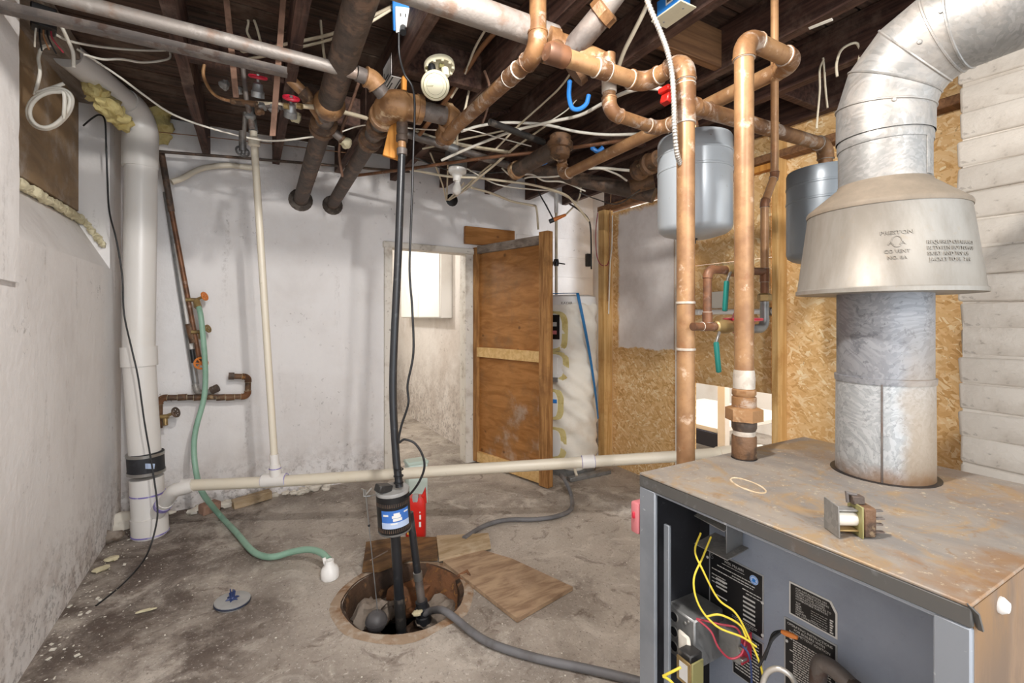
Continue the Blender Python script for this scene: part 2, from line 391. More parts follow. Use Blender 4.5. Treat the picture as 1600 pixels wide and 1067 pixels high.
t = NT('galvanised_sheet')
sp = t.vor(105, out='Color', warp=0.4); s2 = t.n('ShaderNodeSeparateColor'); t.l(sp, s2.inputs[0])
c = t.mix(t.ramp(s2.outputs[0], 0.1, 0.9), hexc('#878683'), hexc('#959390'))
c = t.mix(t.mul(t.ramp(t.noise(5, 8, 0.7), 0.46, 0.68), 0.55), c, hexc('#b9aea2'))
c = t.mix(t.mul(t.ramp(t.noise(60, 5, 0.7), 0.58, 0.68), 0.3), c, hexc('#7d7a78'))
M['galv'] = t.done(c, t.add(0.40, t.mul(s2.outputs[1], 0.2)), 0.45)
for nm, ca, cb, cd, am in (('galv_low', '#9c9fa0', '#b2b4b5', '#6f7071', 0.5), ('galv_mid', '#7c7d81', '#8c8d90', '#57585d', 0.6)):
    t = NT('galvanised_' + nm)
    sp = t.vor(95, out='Color', warp=0.5); s2 = t.n('ShaderNodeSeparateColor'); t.l(sp, s2.inputs[0])
    c = t.mix(t.ramp(s2.outputs[0], 0.1, 0.9), hexc(ca), hexc(cb))
    c = t.mix(t.mul(t.ramp(t.noise(55 if nm == 'galv_low' else 26, 6, 0.75, 1.6), 0.55, 0.62), am), c, hexc(cd))
    rz = t.ramp(t.add(t.axis(2), t.mul(t.noise(12, 5), 0.10)), 0.10, 0.04)
    sd_ = t.mul(t.ramp(t.add(t.mul(t.axis(1), -1.0), t.mul(t.noise(9, 6), 0.05)), 0.085, 0.115), 0.8)
    c = t.mix(t.mul(sd_, t.ramp(t.axis(2), 0.5, 0.1)), c, hexc('#8f7b62'))
    c = t.mix(t.mul(rz, 0.85), c, hexc('#7a5836'))
    M[nm] = t.done(c, 0.45, 0.3)
t = NT('dusty_hood_metal')
c = t.mix(t.ramp(t.noise(6, 8, 0.7, 0.3, (1, 1, 0.35)), 0.38, 0.66), hexc('#938e86'), hexc('#7e776d'))
c = t.mix(t.mul(t.ramp(t.noise(40, 5, 0.7), 0.60, 0.70), 0.3), c, hexc('#8d7b62'))
c = t.mix(t.mul(t.ramp(t.noise(9, 6, 0.6, 0, (1, 1, 0.12)), 0.62, 0.70), 0.5), c, hexc('#94826a'))
M['hood'] = t.done(c, 0.5, 0.35)
t = NT('dusty_hood_cone')
c = t.mix(t.ramp(t.noise(6, 8, 0.7), 0.38, 0.66), hexc('#857868'), hexc('#74695b'))
M['hood_cone'] = t.done(c, 0.7, 0.15)

t = NT('boiler_top_dusty_steel')
c = t.mix(t.ramp(t.noise(4, 8, 0.65, 0.5, (1.6, 0.8, 1)), 0.40, 0.64), hexc('#9d9489'), hexc('#85807b'))
c = t.mix(t.mul(t.ramp(t.noise(7, 9, 0.72, 0.8), 0.48, 0.64), 0.75), c, hexc('#a88a60'))
c = t.mix(t.mul(t.ramp(t.noise(26, 8, 0.75, 0.6), 0.54, 0.66), 0.6), c, hexc('#8c6d4a'))
c = t.mix(t.mul(t.ramp(t.noise(3.1, 8, 0.7, 0.8), 0.56, 0.72), 0.55), c, hexc('#94704a'))
c = t.mix(t.mul(t.ramp(t.axis(0), -0.05, 0.45), t.mul(t.ramp(t.noise(4, 6), 0.35, 0.6), 0.55)), c, hexc('#8f6f56'))
c = t.mix(t.mul(t.ramp(t.axis(1), -0.22, -0.34), t.mul(t.ramp(t.noise(12, 6), 0.38, 0.6), 0.9)), c, hexc('#8a6744'))
c = t.mix(t.mul(t.ramp(t.noise(70, 4, 0.7), 0.60, 0.70), 0.6), c, hexc('#cdbfa5'))
t.bump(t.noise(50, 6), 0.15, 0.004)
M['boiler_top'] = t.done(c, 0.6, 0.25)
M['boiler_blue'] = mk('blue_grey_enamel', '#8d95a3', 0.45, 0.1, [('#767d8b', 5, 0.45, 0.7, 0.5), ('#6f7680', 60, 0.62, 0.72, 0.25)], (160, 0.12))
M['boiler_edge'] = mk('worn_grey_edge', '#585653', 0.5, 0.2, [('#6b5a4c', 8, 0.50, 0.68, 0.5), ('#7d7d7e', 30, 0.58, 0.7, 0.4)])
M['boiler_post'] = mk('post_blue_grey', '#85898f', 0.4, 0.15, [('#70757b', 6, 0.45, 0.7, 0.6), ('#c5c8ca', 60, 0.66, 0.72, 0.5)])
M['boiler_dark'] = mk('dark_inside', '#26262a', 0.6, 0.1, [('#34343a', 8, 0.45, 0.7, 0.6), ('#55555a', 70, 0.64, 0.72, 0.4)])
t = NT('rust_brown_side')
c = t.mix(t.ramp(t.noise(5, 8, 0.7, 0.4, (1, 1, 0.3)), 0.40, 0.64), hexc('#8b7057'), hexc('#6f5a48'))
c = t.mix(t.mul(t.ramp(t.axis(2), 0.72, 0.88), t.ramp(t.noise(14, 6, 0.7, 0, (1, 1, 0.25)), 0.38, 0.6)), c, hexc('#8a6842'))
M['boiler_side'] = t.done(c, 0.65, 0.1)
M['zinc'] = mk('zinc_box', '#8f8f8e', 0.4, 0.5, [('#6f6e6c', 20, 0.45, 0.65, 0.6)])
M['plate_black'] = mk('black_plate', '#141315', 0.4, 0, [('#1f1e20', 20, 0.5, 0.7, 0.6)])
M['plate_white'] = mk('white_print', '#c9c7c3', 0.5)
M['plate_rim'] = mk('plate_edge', '#a9abad', 0.35, 0.4)
M['pvc'] = mk('white_pvc', '#dedad5', 0.35, 0, [('#d6cfc4', 3, 0.5, 0.75, 0.5)])
M['pvc_cream'] = mk('cream_pvc', '#d8cfbd', 0.38, 0, [('#d2c6ae', 4, 0.5, 0.75, 0.5), ('#a4957e', 40, 0.66, 0.72, 0.4)])
M['purple'] = mk('purple_primer', '#8377b8', 0.5, 0, [('#c9c4dc', 30, 0.5, 0.62, 0.7)])
M['rubber'] = mk('black_rubber', '#232428', 0.55, 0, [('#3a3b40', 20, 0.5, 0.7, 0.5)])
M['steel'] = mk('stainless_band', '#a9a7a3', 0.3, 0.8)
M['black_poly'] = mk('black_poly_pipe', '#26272a', 0.35, 0, [('#4d4f50', 22, 0.56, 0.68, 0.6)])
M['black_dirty'] = mk('dirty_black_pipe', '#2f2d2c', 0.5, 0, [('#6b635b', 14, 0.52, 0.66, 0.7)])
M['black'] = mk('black_plastic', '#1b1b1d', 0.4)
M['green_hose'] = mk('green_hose', '#8cb09b', 0.45, 0, [('#769a85', 9, 0.45, 0.65, 0.6)])
M['grey_hose'] = mk('grey_rubber_hose', '#6c6b6d', 0.55, 0, [('#54504e', 10, 0.45, 0.65, 0.6)])
M['white_cable'] = mk('white_cable', '#e6e0d3', 0.5, 0, [('#c9bfab', 8, 0.5, 0.7, 0.5)])
M['cream_cable'] = mk('cream_cable', '#d8cbb2', 0.5, 0, [('#b5a584', 8, 0.5, 0.7, 0.6)])
M['brown_wire'] = mk('brown_wire', '#8a5f3e', 0.5)
M['yellow_wire'] = mk('yellow_wire', '#d9c23f', 0.4)
M['red_wire'] = mk('red_wire', '#9a2f3f', 0.45)
M['blue_wire'] = mk('blue_wire', '#2c3b66', 0.45)
M['blue'] = mk('blue_plastic', '#2f7fd0', 0.4, 0, [('#2568b0', 8, 0.5, 0.7, 0.4)])
M['blue_strap'] = mk('blue_strap', '#1f6fa8', 0.5)
M['ivory'] = mk('ivory_plastic', '#e8e2c6', 0.4, 0, [('#cfc7a5', 6, 0.5, 0.7, 0.4)])
M['olive'] = mk('olive_insert', '#8b8556', 0.5)
M['white_plastic'] = mk('white_plastic', '#eceae6', 0.4)
M['porcelain'] = mk('porcelain', '#efece6', 0.15)
M['tank'] = mk('grey_tank_enamel', '#a7adb2', 0.32, 0.15, [('#969ca2', 4, 0.5, 0.7, 0.5), ('#7c6a58', 60, 0.68, 0.73, 0.6)])
M['tank_shaded'] = mk('shaded_grey_tank_enamel', '#80878d', 0.32, 0.15, [('#6f757b', 4, 0.5, 0.7, 0.5)])  # tank enamel darkened to paint in the shade behind the flue
M['teal'] = mk('teal_handle_grip', '#176a61', 0.4)
M['red'] = mk('red_paint', '#c2263c', 0.4, 0, [('#8e1f2e', 20, 0.52, 0.68, 0.6)])
M['pink'] = mk('faded_red_paint', '#c9787c', 0.5)
M['red_jug'] = mk('red_jug_plastic', '#cf2a22', 0.35)
M['orange'] = mk('orange_plastic', '#d07a35', 0.5)
M['blanket'] = mk('white_insulation_blanket', '#ece6da', 0.55, 0, [('#d9cbb8', 5, 0.5, 0.72, 0.6)], (30, 0.2))
M['foam_yellow'] = mk('yellow_fibreglass', '#d9c98c', 0.9, 0, [('#b79f58', 12, 0.45, 0.65, 0.7)], (40, 0.8))
M['foam_cream'] = mk('cream_spray_foam', '#d9cfae', 0.8, 0, [('#b3a682', 14, 0.45, 0.65, 0.6)], (40, 0.6))
M['brick_paint'] = mk('painted_brick', '#d3cabe', 0.75, 0, [('#b3a799', 5, 0.45, 0.7, 0.7), ('#8f857b', 40, 0.62, 0.70, 0.5)], (35, 0.4))
M['mortar'] = mk('mortar', '#b3a99d', 0.9, 0, [('#8d8379', 12, 0.45, 0.7, 0.7)], (50, 0.6))
M['pit_rust'] = mk('rusty_pit_liner', '#4b3626', 0.75, 0.1, [('#2b1f16', 7, 0.42, 0.6, 0.9), ('#8a6440', 12, 0.57, 0.66, 0.6), ('#8d8175', 9, 0.60, 0.70, 0.7)], (25, 0.8))
M['pit_rim'] = mk('rust_stained_rim', '#9c8670', 0.8, 0, [('#7d5836', 9, 0.50, 0.64, 0.8), ('#b3a595', 14, 0.48, 0.62, 0.8)], (30, 0.7))
M['pit_water'] = mk('murky_water', '#3a2b1c', 0.06, 0, [('#5d4426', 5, 0.45, 0.65, 0.7)])
M['float_grey'] = mk('grey_float', '#5a5859', 0.5, 0, [('#454142', 8, 0.45, 0.65, 0.6)])
M['stone'] = mk('pit_rubble', '#8d8175', 0.85, 0, [('#5c4a3a', 9, 0.45, 0.62, 0.8)], (30, 0.7))
M['dust'] = mk('dried_dust', '#cdbb9f', 0.9, 0, [('#b29a78', 30, 0.45, 0.6, 0.8)])
M['flake'] = mk('paint_flake', '#ddd6c9', 0.8)
M['grey_top'] = mk('grey_motor_cap', '#a3a2a0', 0.45, 0.1, [('#8a8886', 9, 0.45, 0.65, 0.4)])
M['sticker_blue'] = mk('blue_sticker', '#3f74c4', 0.4)
M['sticker_pale'] = mk('pale_blue_sticker', '#b9cbe8', 0.4)
M['bulb_glass'] = mk('frosted_bulb', '#f3f0ea', 0.25)
M['navy'] = mk('navy_bar', '#252c40', 0.5)
M['sticker_yellow'] = mk('yellow_print', '#d9a63a', 0.5)
M['armor'] = mk('armoured_cable_steel', '#bdb8b0', 0.35, 0.6, [('#8e867c', 30, 0.5, 0.65, 0.5)])
M['masonry_dark'] = mk('pipe_hole_grout', '#4a423c', 0.9, 0, [('#7c736a', 14, 0.5, 0.64, 0.7)], (40, 0.8))
# ---------------------------------------------------------------- the room
XL, YB, XR, ZT = -0.72, 3.85, 2.80, 2.62
PIT = V((0.632, 2.157, 0)); PR = 0.275
# floor with a round hole for the sump pit
bm = bmesh.new()
oc = [bm.verts.new(p) for p in ((-1.1, -1.6, 0), (5.2, -1.6, 0), (5.2, 7.2, 0), (-1.1, 7.2, 0))]
ic = [bm.verts.new((PIT.x + PR * math.cos(2 * PI * k / 40), PIT.y + PR * math.sin(2 * PI * k / 40), 0)) for k in range(40)]
ed = [bm.edges.new((oc[i], oc[(i + 1) % 4])) for i in range(4)] + [bm.edges.new((ic[i], ic[(i + 1) % 40])) for i in range(40)]
bmesh.ops.triangle_fill(bm, use_beauty=True, edges=ed)
for f in list(bm.faces):
    c = f.calc_center_median()
    if (c - PIT).length < PR * 0.9: bm.faces.remove(f)
bm.verts.index_update(); mb = MB().raw([v.co.copy() for v in bm.verts], [[v.index for v in f.verts] for f in bm.faces]); bm.free()
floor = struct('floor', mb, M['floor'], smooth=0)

# ceiling: old floorboards over joists that run front to back
ceil = struct('ceiling', MB().ext(-1.1, 3.2, -1.6, 4.05, 2.665, 2.70), M['subfloor'])
y = -1.55
while y < 3.85:
    w = random.uniform(0.12, 0.16)
    MB().ext(-1.08, 3.18, y, y + w - 0.008, 2.625 + random.uniform(0, 0.006), 2.66, 0.003).build('floorboard', M['subfloor'], ceil)
    y += w
JX = [-0.26, 0.17, 0.60, 1.03, 1.46, 1.89, 2.32, 2.75]
for x in JX:
    m = MB(); n = 9
    for k in range(n):
        ya, yb = -1.55 + 5.5 * k / n, -1.55 + 5.5 * (k + 1) / n + 0.0005
        m.box((x + random.uniform(-.002, .002), (ya + yb) / 2, 2.522), (0.047, yb - ya, 0.20), None, 0, 0, 0.0015)
    m.build('joist', M['joist'], ceil)
for xa, xb, yy, mm in ((0.62, 1.008, 2.13, 'joist'), (1.483, 1.867, 1.41, 'block'), (2.343, 2.727, 1.42, 'joist'), (0.193, 0.577, 2.9, 'joist'), (1.913, 2.297, 2.3, 'joist'), (-0.237, 0.147, 2.5, 'joist')):
    MB().ext(xa, xb, yy - 0.02, yy + 0.02, 2.43, 2.60, 0.003).build('blocking', M[mm], ceil)
for a, b in ((((0.63, 2.9, 2.44)), (1.0, 2.9, 2.60)), ((0.63, 2.96, 2.60), (1.0, 2.96, 2.44)), ((1.06, 2.6, 2.44), (1.43, 2.6, 2.6)), ((0.2, 1.6, 2.44), (0.56, 1.6, 2.6))):
    d = V(b) - V(a); q = d.to_track_quat('X', 'Z').to_matrix()
    MB().box((V(a) + V(b)) / 2, (d.length, 0.04, 0.02), q, 0.002).build('bridging', M['joist'], ceil)

# left wall with the shallow window recess
m = MB(); m.ext(-1.15, XL, -1.6, 4.05, 0, 1.585); m.ext(-1.15, XL, -1.6, 2.285, 1.585, ZT); m.ext(-1.15, XL, 3.575, 4.05, 1.585, ZT)
m.ext(-1.15, -0.90, 2.285, 3.575, 1.585, ZT)
m.prism([(XL, 2.285, 1.585), (-0.90, 2.285, 1.585), (-0.90, 2.285, 1.90), (-0.885, 2.285, 1.88)], (0, 1.29, 0))
wl = struct('wall_left', m, M['wall_side'])
m = MB(); n = 26
poly = [(XL + 0.018, 2.27 + 0.012 * noise.noise(V((k * .7, 3, 0))), ZT - (ZT - 1.42) * k / n) for k in range(n + 1)]
poly += [(XL + 0.018, 2.27 - 0.13 * k, 1.42 + 0.02 * noise.noise(V((k * 1.3, 9, 0)))) for k in range(1, 8)] + [(XL + 0.018, 1.0, ZT)]
m.prism([V(p) for p in poly], (-0.02, 0, 0)); m.build('plaster_layer', M['wall_side'], wl)
win = struct('window_1', MB().ext(-0.885, -0.855, 2.25, 3.56, 1.905, 2.56, 0.004), M['dirty_board'])
MB().ext(-0.8995, -0.886, 2.29, 3.57, 1.88, 2.6).build('gap_shade_sheet', M['joist'], win)  # dark sheet added as painted shade in the gap below the window board
f = MB()
for k in range(46):
    yy = 2.30 + 1.27 * k / 45; f.ball((-0.845 + 0.012 * noise.noise(V((k * 1.1, 0, 0))), yy, 1.862 + 0.012 * noise.noise(V((k * .9, 4, 0)))), 0.022 + 0.010 * random.random(), (0.8, 1.2, 0.8), 8, 5, 0.5, k)
for k in range(8): f.ball((-0.83 + 0.012 * k, 3.56 + random.uniform(-.01, .008), 1.85 - 0.018 * k), 0.018, (1, 1, 1), 8, 5, 0.6, k + 60)
f.build('foam_seal', M['foam_cream'], win)
tr = struct('trim_1', MB().box((-0.80, 2.93, 2.575), (0.18, 1.32, 0.075), None, 0.006, 1, 0.004), M['header'])

# back wall with the doorway
DX0, DX1, DZ = 0.985, 1.765, 1.90
m = MB(); m.ext(-1.15, DX0, YB, 4.05, 0, ZT); m.ext(DX1, 3.2, YB, 4.05, 0, ZT); m.ext(DX0, DX1, YB, 4.05, DZ, ZT)
wb = struct('wall_back', m, M['wall'])
for c, r in (((0.335, YB, 2.18), 0.085), ((0.561, YB, 2.167), 0.075)):
    MB().lathe([(r * 0.6, 0.012), (r * 0.85, 0.014), (r, 0.004), (r * 1.02, -0.01)], c, (0, -1, 0), 18).build('pipe_hole', M['masonry_dark'], wb)
MB().lathe([(0.0, 0.012), (0.03, 0.010), (0.055, 0.004), (0.06, -0.01)], at(706, 312, Y=YB), (0, -1, 0), 14).build('cable_hole', M['black'], wb)
# coarse block courses near the corner
for k in range(9):
    MB().ext(2.2, 3.1, YB - 0.004, YB + 0.02, 0.30 + 0.2 * k, 0.488 + 0.2 * k, 0.004).build('block', M['wall'], wb)
# rubble and broken plaster at the foot of the back wall
m = MB()
for k in range(60):
    x = random.uniform(-0.68, 0.55); m.ball((x, YB - random.uniform(0, .10), random.uniform(0, .03)), random.uniform(.008, .035), (1.3, 1, .7), 7, 5, 0.7, k)
o = m.build('plaster_rubble', M['flake']); tag(o, 'crumbled plaster and grit along the foot of the back wall', 'rubble', kind='stuff')
# door casing
fr = struct('trim_2', MB().ext(DX0 - 0.03, DX0 + 0.035, YB - 0.025, YB + 0.10, 0, DZ + 0.02, 0.004), M['door_trim'])
MB().ext(DX1 - 0.09, DX1 + 0.015, YB - 0.012, YB + 0.12, 0, DZ, 0.004).build('casing', M['door_trim'], fr)
MB().box(((DX0 + DX1) / 2, YB + 0.03, DZ - 0.012), (DX1 - DX0 + 0.08, 0.13, 0.05), Matrix.Rotation(0.012, 3, 'Y'), 0.004).build('casing', M['door_trim'], fr)

# passage beyond the door
p = MB(); p.ext(1.84, 1.95, 4.05, 6.8, 0, 2.7); wp = struct('wall_passage', p, M['wall_peel'])
m = MB(); m.ext(-0.3, 2.0, 6.75, 6.9, 0, 2.7); m.ext(-0.40, -0.3, 4.05, 6.9, 0, 2.7); struct('wall_far', m, M['white_wall'])
struct('trim_3', MB().ext(1.50, 1.60, 6.45, 6.55, 0, 1.45, 0.003), M['header'])
struct('trim_4', MB().ext(1.25, 1.50, 6.60, 6.66, 0, 0.85, 0.003), M['dirty_board'])
struct('ceiling_passage', MB().ext(-0.4, 2.0, 4.05, 6.9, 2.7, 2.75), M['white_wall'])
cb = thing('wall_cupboard', (1.78, 5.25, 1.29), 'white painted cupboard high on the passage wall seen through the doorway', 'cupboard')
MB().ext(1.715, 1.84, 4.56, 5.98, 1.29, 2.45, 0.006).build('carcass', M['white_wall'], cb)
MB().ext(1.70, 1.716, 4.58, 5.26, 1.30, 2.44, 0.003).build('door', M['white_wall'], cb)
MB().ext(1.70, 1.716, 5.27, 5.96, 1.30, 2.44, 0.003).build('door', M['white_wall'], cb)

# right wall: strand board on studs with an opening near the floor
wr = struct('wall_right', MB().ext(XR + 0.012, XR + 0.03, 2.32, 3.18, 0, 2.22), M['osb'])
MB().ext(XR, XR + 0.012, 2.50, 3.18, 0.0, 2.22).build('panel', M['osb_painted'], wr)
for ya, yb, za, zb in ((2.31, 2.45, 0.0, 2.45), (1.742, 2.308, 1.672, 2.45), (1.742, 2.308, 0.828, 1.668), (0.3, 1.738, 1.672, 2.45), (0.3, 1.738, 0.0, 1.668), (1.742, 2.308, 0.0, 0.12)):
    MB().ext(XR, XR + 0.018, ya, yb, za, zb, 0.0015).build('panel', M['osb'], wr)
MB().ext(2.70, 2.80, 3.18, 3.26, 0.0, 2.24, 0.003).build('stud', M['stud'], wr)
MB().ext(2.71, 2.80, 1.642, 1.682, 0.0, 2.45, 0.003).build('stud', M['stud'], wr)
MB().ext(2.76, 2.80, 2.31, 2.35, 0.0, 2.3, 0.003).build('stud', M['stud'], wr)
MB().ext(2.72, 2.84, 0.82, 3.3, 2.24, 2.285, 0.004).build('plate', M['block'], wr)
MB().ext(2.80, 2.83, 2.46, 3.3, 2.285, 2.62, 0.002).build('panel', M['joist'], wr)
MB().ext(2.755, 2.80, 1.69, 2.30, 2.20, 2.24, 0.003).build('batten', M['orange_wood'], wr)
struct('trim_5', MB().ext(2.785, 2.815, 2.405, 2.475, 0, 2.0, 0.002), M['door_trim'])
m = MB(); m.ext(3.12, 3.25, 3.3, 4.05, 0, ZT); struct('wall_alcove', m, M['wall'])
# white room behind the opening
m = MB(); m.ext(5.0, 5.1, -1.0, 5.0, 0, 2.6); m.ext(3.25, 5.1, 5.0, 5.1, 0, 2.6); m.ext(2.85, 5.1, -1.1, -1.0, 0, 2.6); m.ext(2.83, 5.1, -1.1, 5.1, 2.6, 2.65)
struct('wall_side_room', m, M['white_wall'])
sh = thing('white_shelf', (3.7, 2.9, 0), 'white low shelf with a slanted brace seen through the wall opening', 'shelf')
MB().ext(3.3, 4.4, 2.5, 3.5, 0.36, 0.40, 0.004).build('shelf_board', M['white_wall'], sh)
MB().ext(3.28, 3.32, 2.48, 3.5, 0.24, 0.36, 0.003).build('front_bar', M['navy'], sh)
MB().ext(3.26, 3.32, 2.40, 2.47, 0.0, 0.9, 0.004).build('upright', M['white_wall'], sh)
MB().ext(3.26, 3.30, 3.42, 3.48, 0.0, 0.95, 0.004).build('upright', M['white_wall'], sh)
d = V((0.0, -0.34, 0.36)); MB().box((3.6, 3.1, 0.60), (0.05, 0.07, 0.55), Matrix.Rotation(0.7, 3, 'X'), 0.004).build('brace', M['white_wall'], sh)

# painted brick chimney on the right
ch = thing('chimney', (2.72, 0.25, 0), 'painted brick chimney breast at the right behind the flue', 'chimney')
MB().ext(2.6275, 2.80, -0.6, 0.80, 0, 2.62).build('mortar_core', M['brick_paint'], ch)
bricks = []
for v in range(4):
    b = MB().box((0, 0, 0), (0.11, 0.25, 0.111), None, 0.010, 2, 0.004).build('brick', M['brick_paint'], None, 70); bricks.append(b)
first = True
for k in range(23):
    z = 0.06 + 0.1135 * k; y0 = 0.815 - (0.06 if k % 2 else 0.0) * 0
    ln = [0.29] + [0.25] * 4 if k % 2 == 0 else [0.36] + [0.25] * 4
    yy = y0
    for L in ln:
        b = random.choice(bricks); o = b.copy(); COL.objects.link(o); o.parent = ch
        o.location = V((2.675 + random.uniform(-.008, .008), yy - L / 2 + random.uniform(-.006, .006), z + random.uniform(-.003, .003))) - ch.location; o.scale = (1, (L - 0.004) / 0.25, 1)
        o.rotation_euler = (random.uniform(-.03, .03), 0, random.uniform(-.01, .01)); yy -= L
for b in bricks: bpy.data.objects.remove(b)

# ---------------------------------------------------------------- sump pit
sp = thing('sump_pit', (PIT.x, PIT.y, 0), 'round rusty sump pit sunk into the concrete floor', 'sump pit')
m = MB(); n = 40
vs = []; fs = []
prof = [(PR + 0.05, 0.001), (PR + 0.03, 0.006), (PR + 0.004, 0.005), (PR - 0.012, -0.01), (PR - 0.02, -0.06), (PR - 0.03, -0.16), (PR - 0.04, -0.30), (PR - 0.04, -0.42)]
for i, (r, h) in enumerate(prof):
    for k in range(n):
        a = 2 * PI * k / n; rr = r + 0.018 * noise.noise(V((math.cos(a) * 2, math.sin(a) * 2, i * .6))) * (1 if i not in (1, 2) else 0.5)
        vs.append(PIT + V((rr * math.cos(a), rr * math.sin(a), h)))
rim = MB(); lin = MB()
for i in range(len(prof) - 1):
    for k in range(n): fs.append((i * n + k, i * n + (k + 1) % n, (i + 1) * n + (k + 1) % n, (i + 1) * n + k))
rim.raw(vs[:3 * n], fs[:2 * n]).build('rim', M['pit_rim'], sp)
lin.raw(vs[2 * n:], [tuple(q - 2 * n for q in f) for f in fs[2 * n:]]).build('liner', M['pit_rust'], sp)
MB().lathe([(0.0, -0.27), (PR - 0.03, -0.27)], PIT, (0, 0, 1), 32).build('water', M['pit_water'], sp)
for k, (x, y, z, r) in enumerate(((0.49, 2.30, -0.13, .085), (0.41, 2.17, -0.17, .075), (0.80, 2.16, -0.15, .075), (0.71, 2.33, -0.13, .085), (0.84, 2.05, -0.20, .06), (0.60, 2.36, -0.16, .07), (0.68, 2.20, -0.25, .07))):
    o = one('rubble_stone', MB().ball((x, y, z), r, (1.25, 1, .8), 16, 11, 0.75, k + 3), M[('stone', 'pit_rust', 'stone', 'rust', 'pit_rust', 'stone', 'pit_rust')[k]],
            ['rough stone at the back left inside the sump pit', 'brown stone against the left side of the sump pit', 'grey stone at the right side of the sump pit', 'stone at the back right of the sump pit',
             'small stone at the far right edge in the pit', 'stone at the back of the pit behind the pump column', 'low wet stone in the middle of the sump pit'][k], 'stone', 'stones in the sump pit', 50)
sl = thing('stone_slab', (0.80, 2.36, -0.20), 'brown sheet of rusty metal leaning inside the right rim of the pit', 'metal sheet')
MB().box((0.84, 2.24, -0.08), (0.012, 0.26, 0.19), Matrix.Rotation(0.45, 3, 'Z') @ Matrix.Rotation(0.35, 3, 'Y'), 0.003).build('sheet', M['rust'], sl)
MB().tube([(0.90, 2.17, 0.012), (0.95, 2.16, 0.03), (0.955, 2.12, 0.012)], 0.006, 8).build('hook', M['rust'], sl)
# ---------------------------------------------------------------- plank door
H0, H1 = V((1.785, 3.84, 0)), V((2.012, 2.97, 0))
du = (H1 - H0).normalized(); dn = V((du.y, -du.x, 0)); DL = (H1 - H0).length
if dn.dot(V((-1, -1, 0))) < 0: dn = -dn
DR = Matrix((du, dn, V((0, 0, 1)))).transposed()
def dbox(u0, u1, n0, n1, z0, z1, bev=0.003):
    return MB().box(H0 + du * (u0 + u1) / 2 + dn * (n0 + n1) / 2 + V((0, 0, (z0 + z1) / 2)), (u1 - u0, n1 - n0, z1 - z0), DR, bev)
dr = thing('plywood_door', H0, 'orange plywood door with a pale middle rail standing open beside the doorway', 'door')
dbox(0.03, DL - 0.03, 0, 0.014, 0.03, 1.90).build('panel', M['ply'], dr)
dbox(0, 0.055, 0.012, 0.045, 0.02, 1.92).build('stile', M['frame_wood'], dr)
dbox(DL - 0.095, DL, -0.01, 0.05, 0.005, 1.955).build('stile', M['frame_wood'], dr)
dbox(0.055, DL - 0.095, 0.012, 0.045, 1.86, 1.93).build('rail', M['header'], dr)
dbox(0.055, DL - 0.095, 0.012, 0.048, 0.95, 1.035).build('rail', M['rail_wood'], dr)
dbox(0.055, DL - 0.095, 0.012, 0.045, 0.02, 0.11).build('rail', M['rail_wood'], dr)
one('backing_board', MB().ext(1.66, 2.16, 3.805, 3.845, 1.95, 2.105, 0.004), M['ply'], 'short orange plywood offcut fixed to the wall above the open door', 'board')

# ---------------------------------------------------------------- water heater in its blanket
HC_, HR = V((2.40, 3.30, 0)), 0.245
wh = thing('water_heater', HC_, 'tall water heater wrapped in a wrinkled white blanket behind the door', 'water heater')
m = MB(); nz_, na = 64, 80; vs = []; fs = []
for i in range(nz_ + 1):
    z = 0.05 + 1.38 * i / nz_
    for k in range(na):
        a = 2 * PI * k / na
        w = 0.015 * math.sin(z * 42 + a * 7 + 2.2 * noise.noise(V((a * 1.5, z * 3, 0)))) * (0.35 + 0.65 * max(0, noise.noise(V((a * 1.2, z * 2.2, 5)) ) + .4))
        w += 0.016 * noise.noise(V((math.cos(a) * 2, math.sin(a) * 2, z * 3)))
        sq = 0
        for zb in (1.28, 0.93, 0.62, 0.33): sq -= 0.012 * math.exp(-((z - zb) / 0.03) ** 2)
        r = HR + w + sq - (0.02 if i in (0, nz_) else 0)
        vs.append(HC_ + V((r * math.cos(a), r * math.sin(a), z)))
for i in range(nz_):
    for k in range(na): fs.append((i * na + k, i * na + (k + 1) % na, (i + 1) * na + (k + 1) % na, (i + 1) * na + k))
m.raw(vs, fs).build('blanket', M['blanket'], wh, 80)
MB().lathe([(0.0, 1.485), (0.20, 1.485), (0.238, 1.47), (0.243, 1.40)], HC_, (0, 0, 1), 40).build('top_cap', M['white_plastic'], wh)
MB().lathe([(0.23, 0.0), (0.23, 0.06)], HC_, (0, 0, 1), 30).build('base', M['zinc'], wh)
def cpatch(a0, a1, z0, z1, r, th=0.006):
    m = MB(); n = 8; vs = []
    for rr in (r, r + th):
        for z in (z0, z1):
            for k in range(n + 1):
                a = math.radians(a0 + (a1 - a0) * k / n); vs.append(HC_ + V((rr * math.cos(a), rr * math.sin(a), z)))
    q = n + 1; fs = []
    for k in range(n):
        fs += [(2 * q + k, 2 * q + k + 1, 3 * q + k + 1, 3 * q + k), (k, q + k, q + k + 1, k + 1), (k, k + 1, 2 * q + k + 1, 2 * q + k), (q + k, 3 * q + k, 3 * q + k + 1, q + k + 1)]
    fs += [(0, 2 * q, 3 * q, q), (n, q + n, 3 * q + n, 2 * q + n)]
    return m.raw(vs, fs)
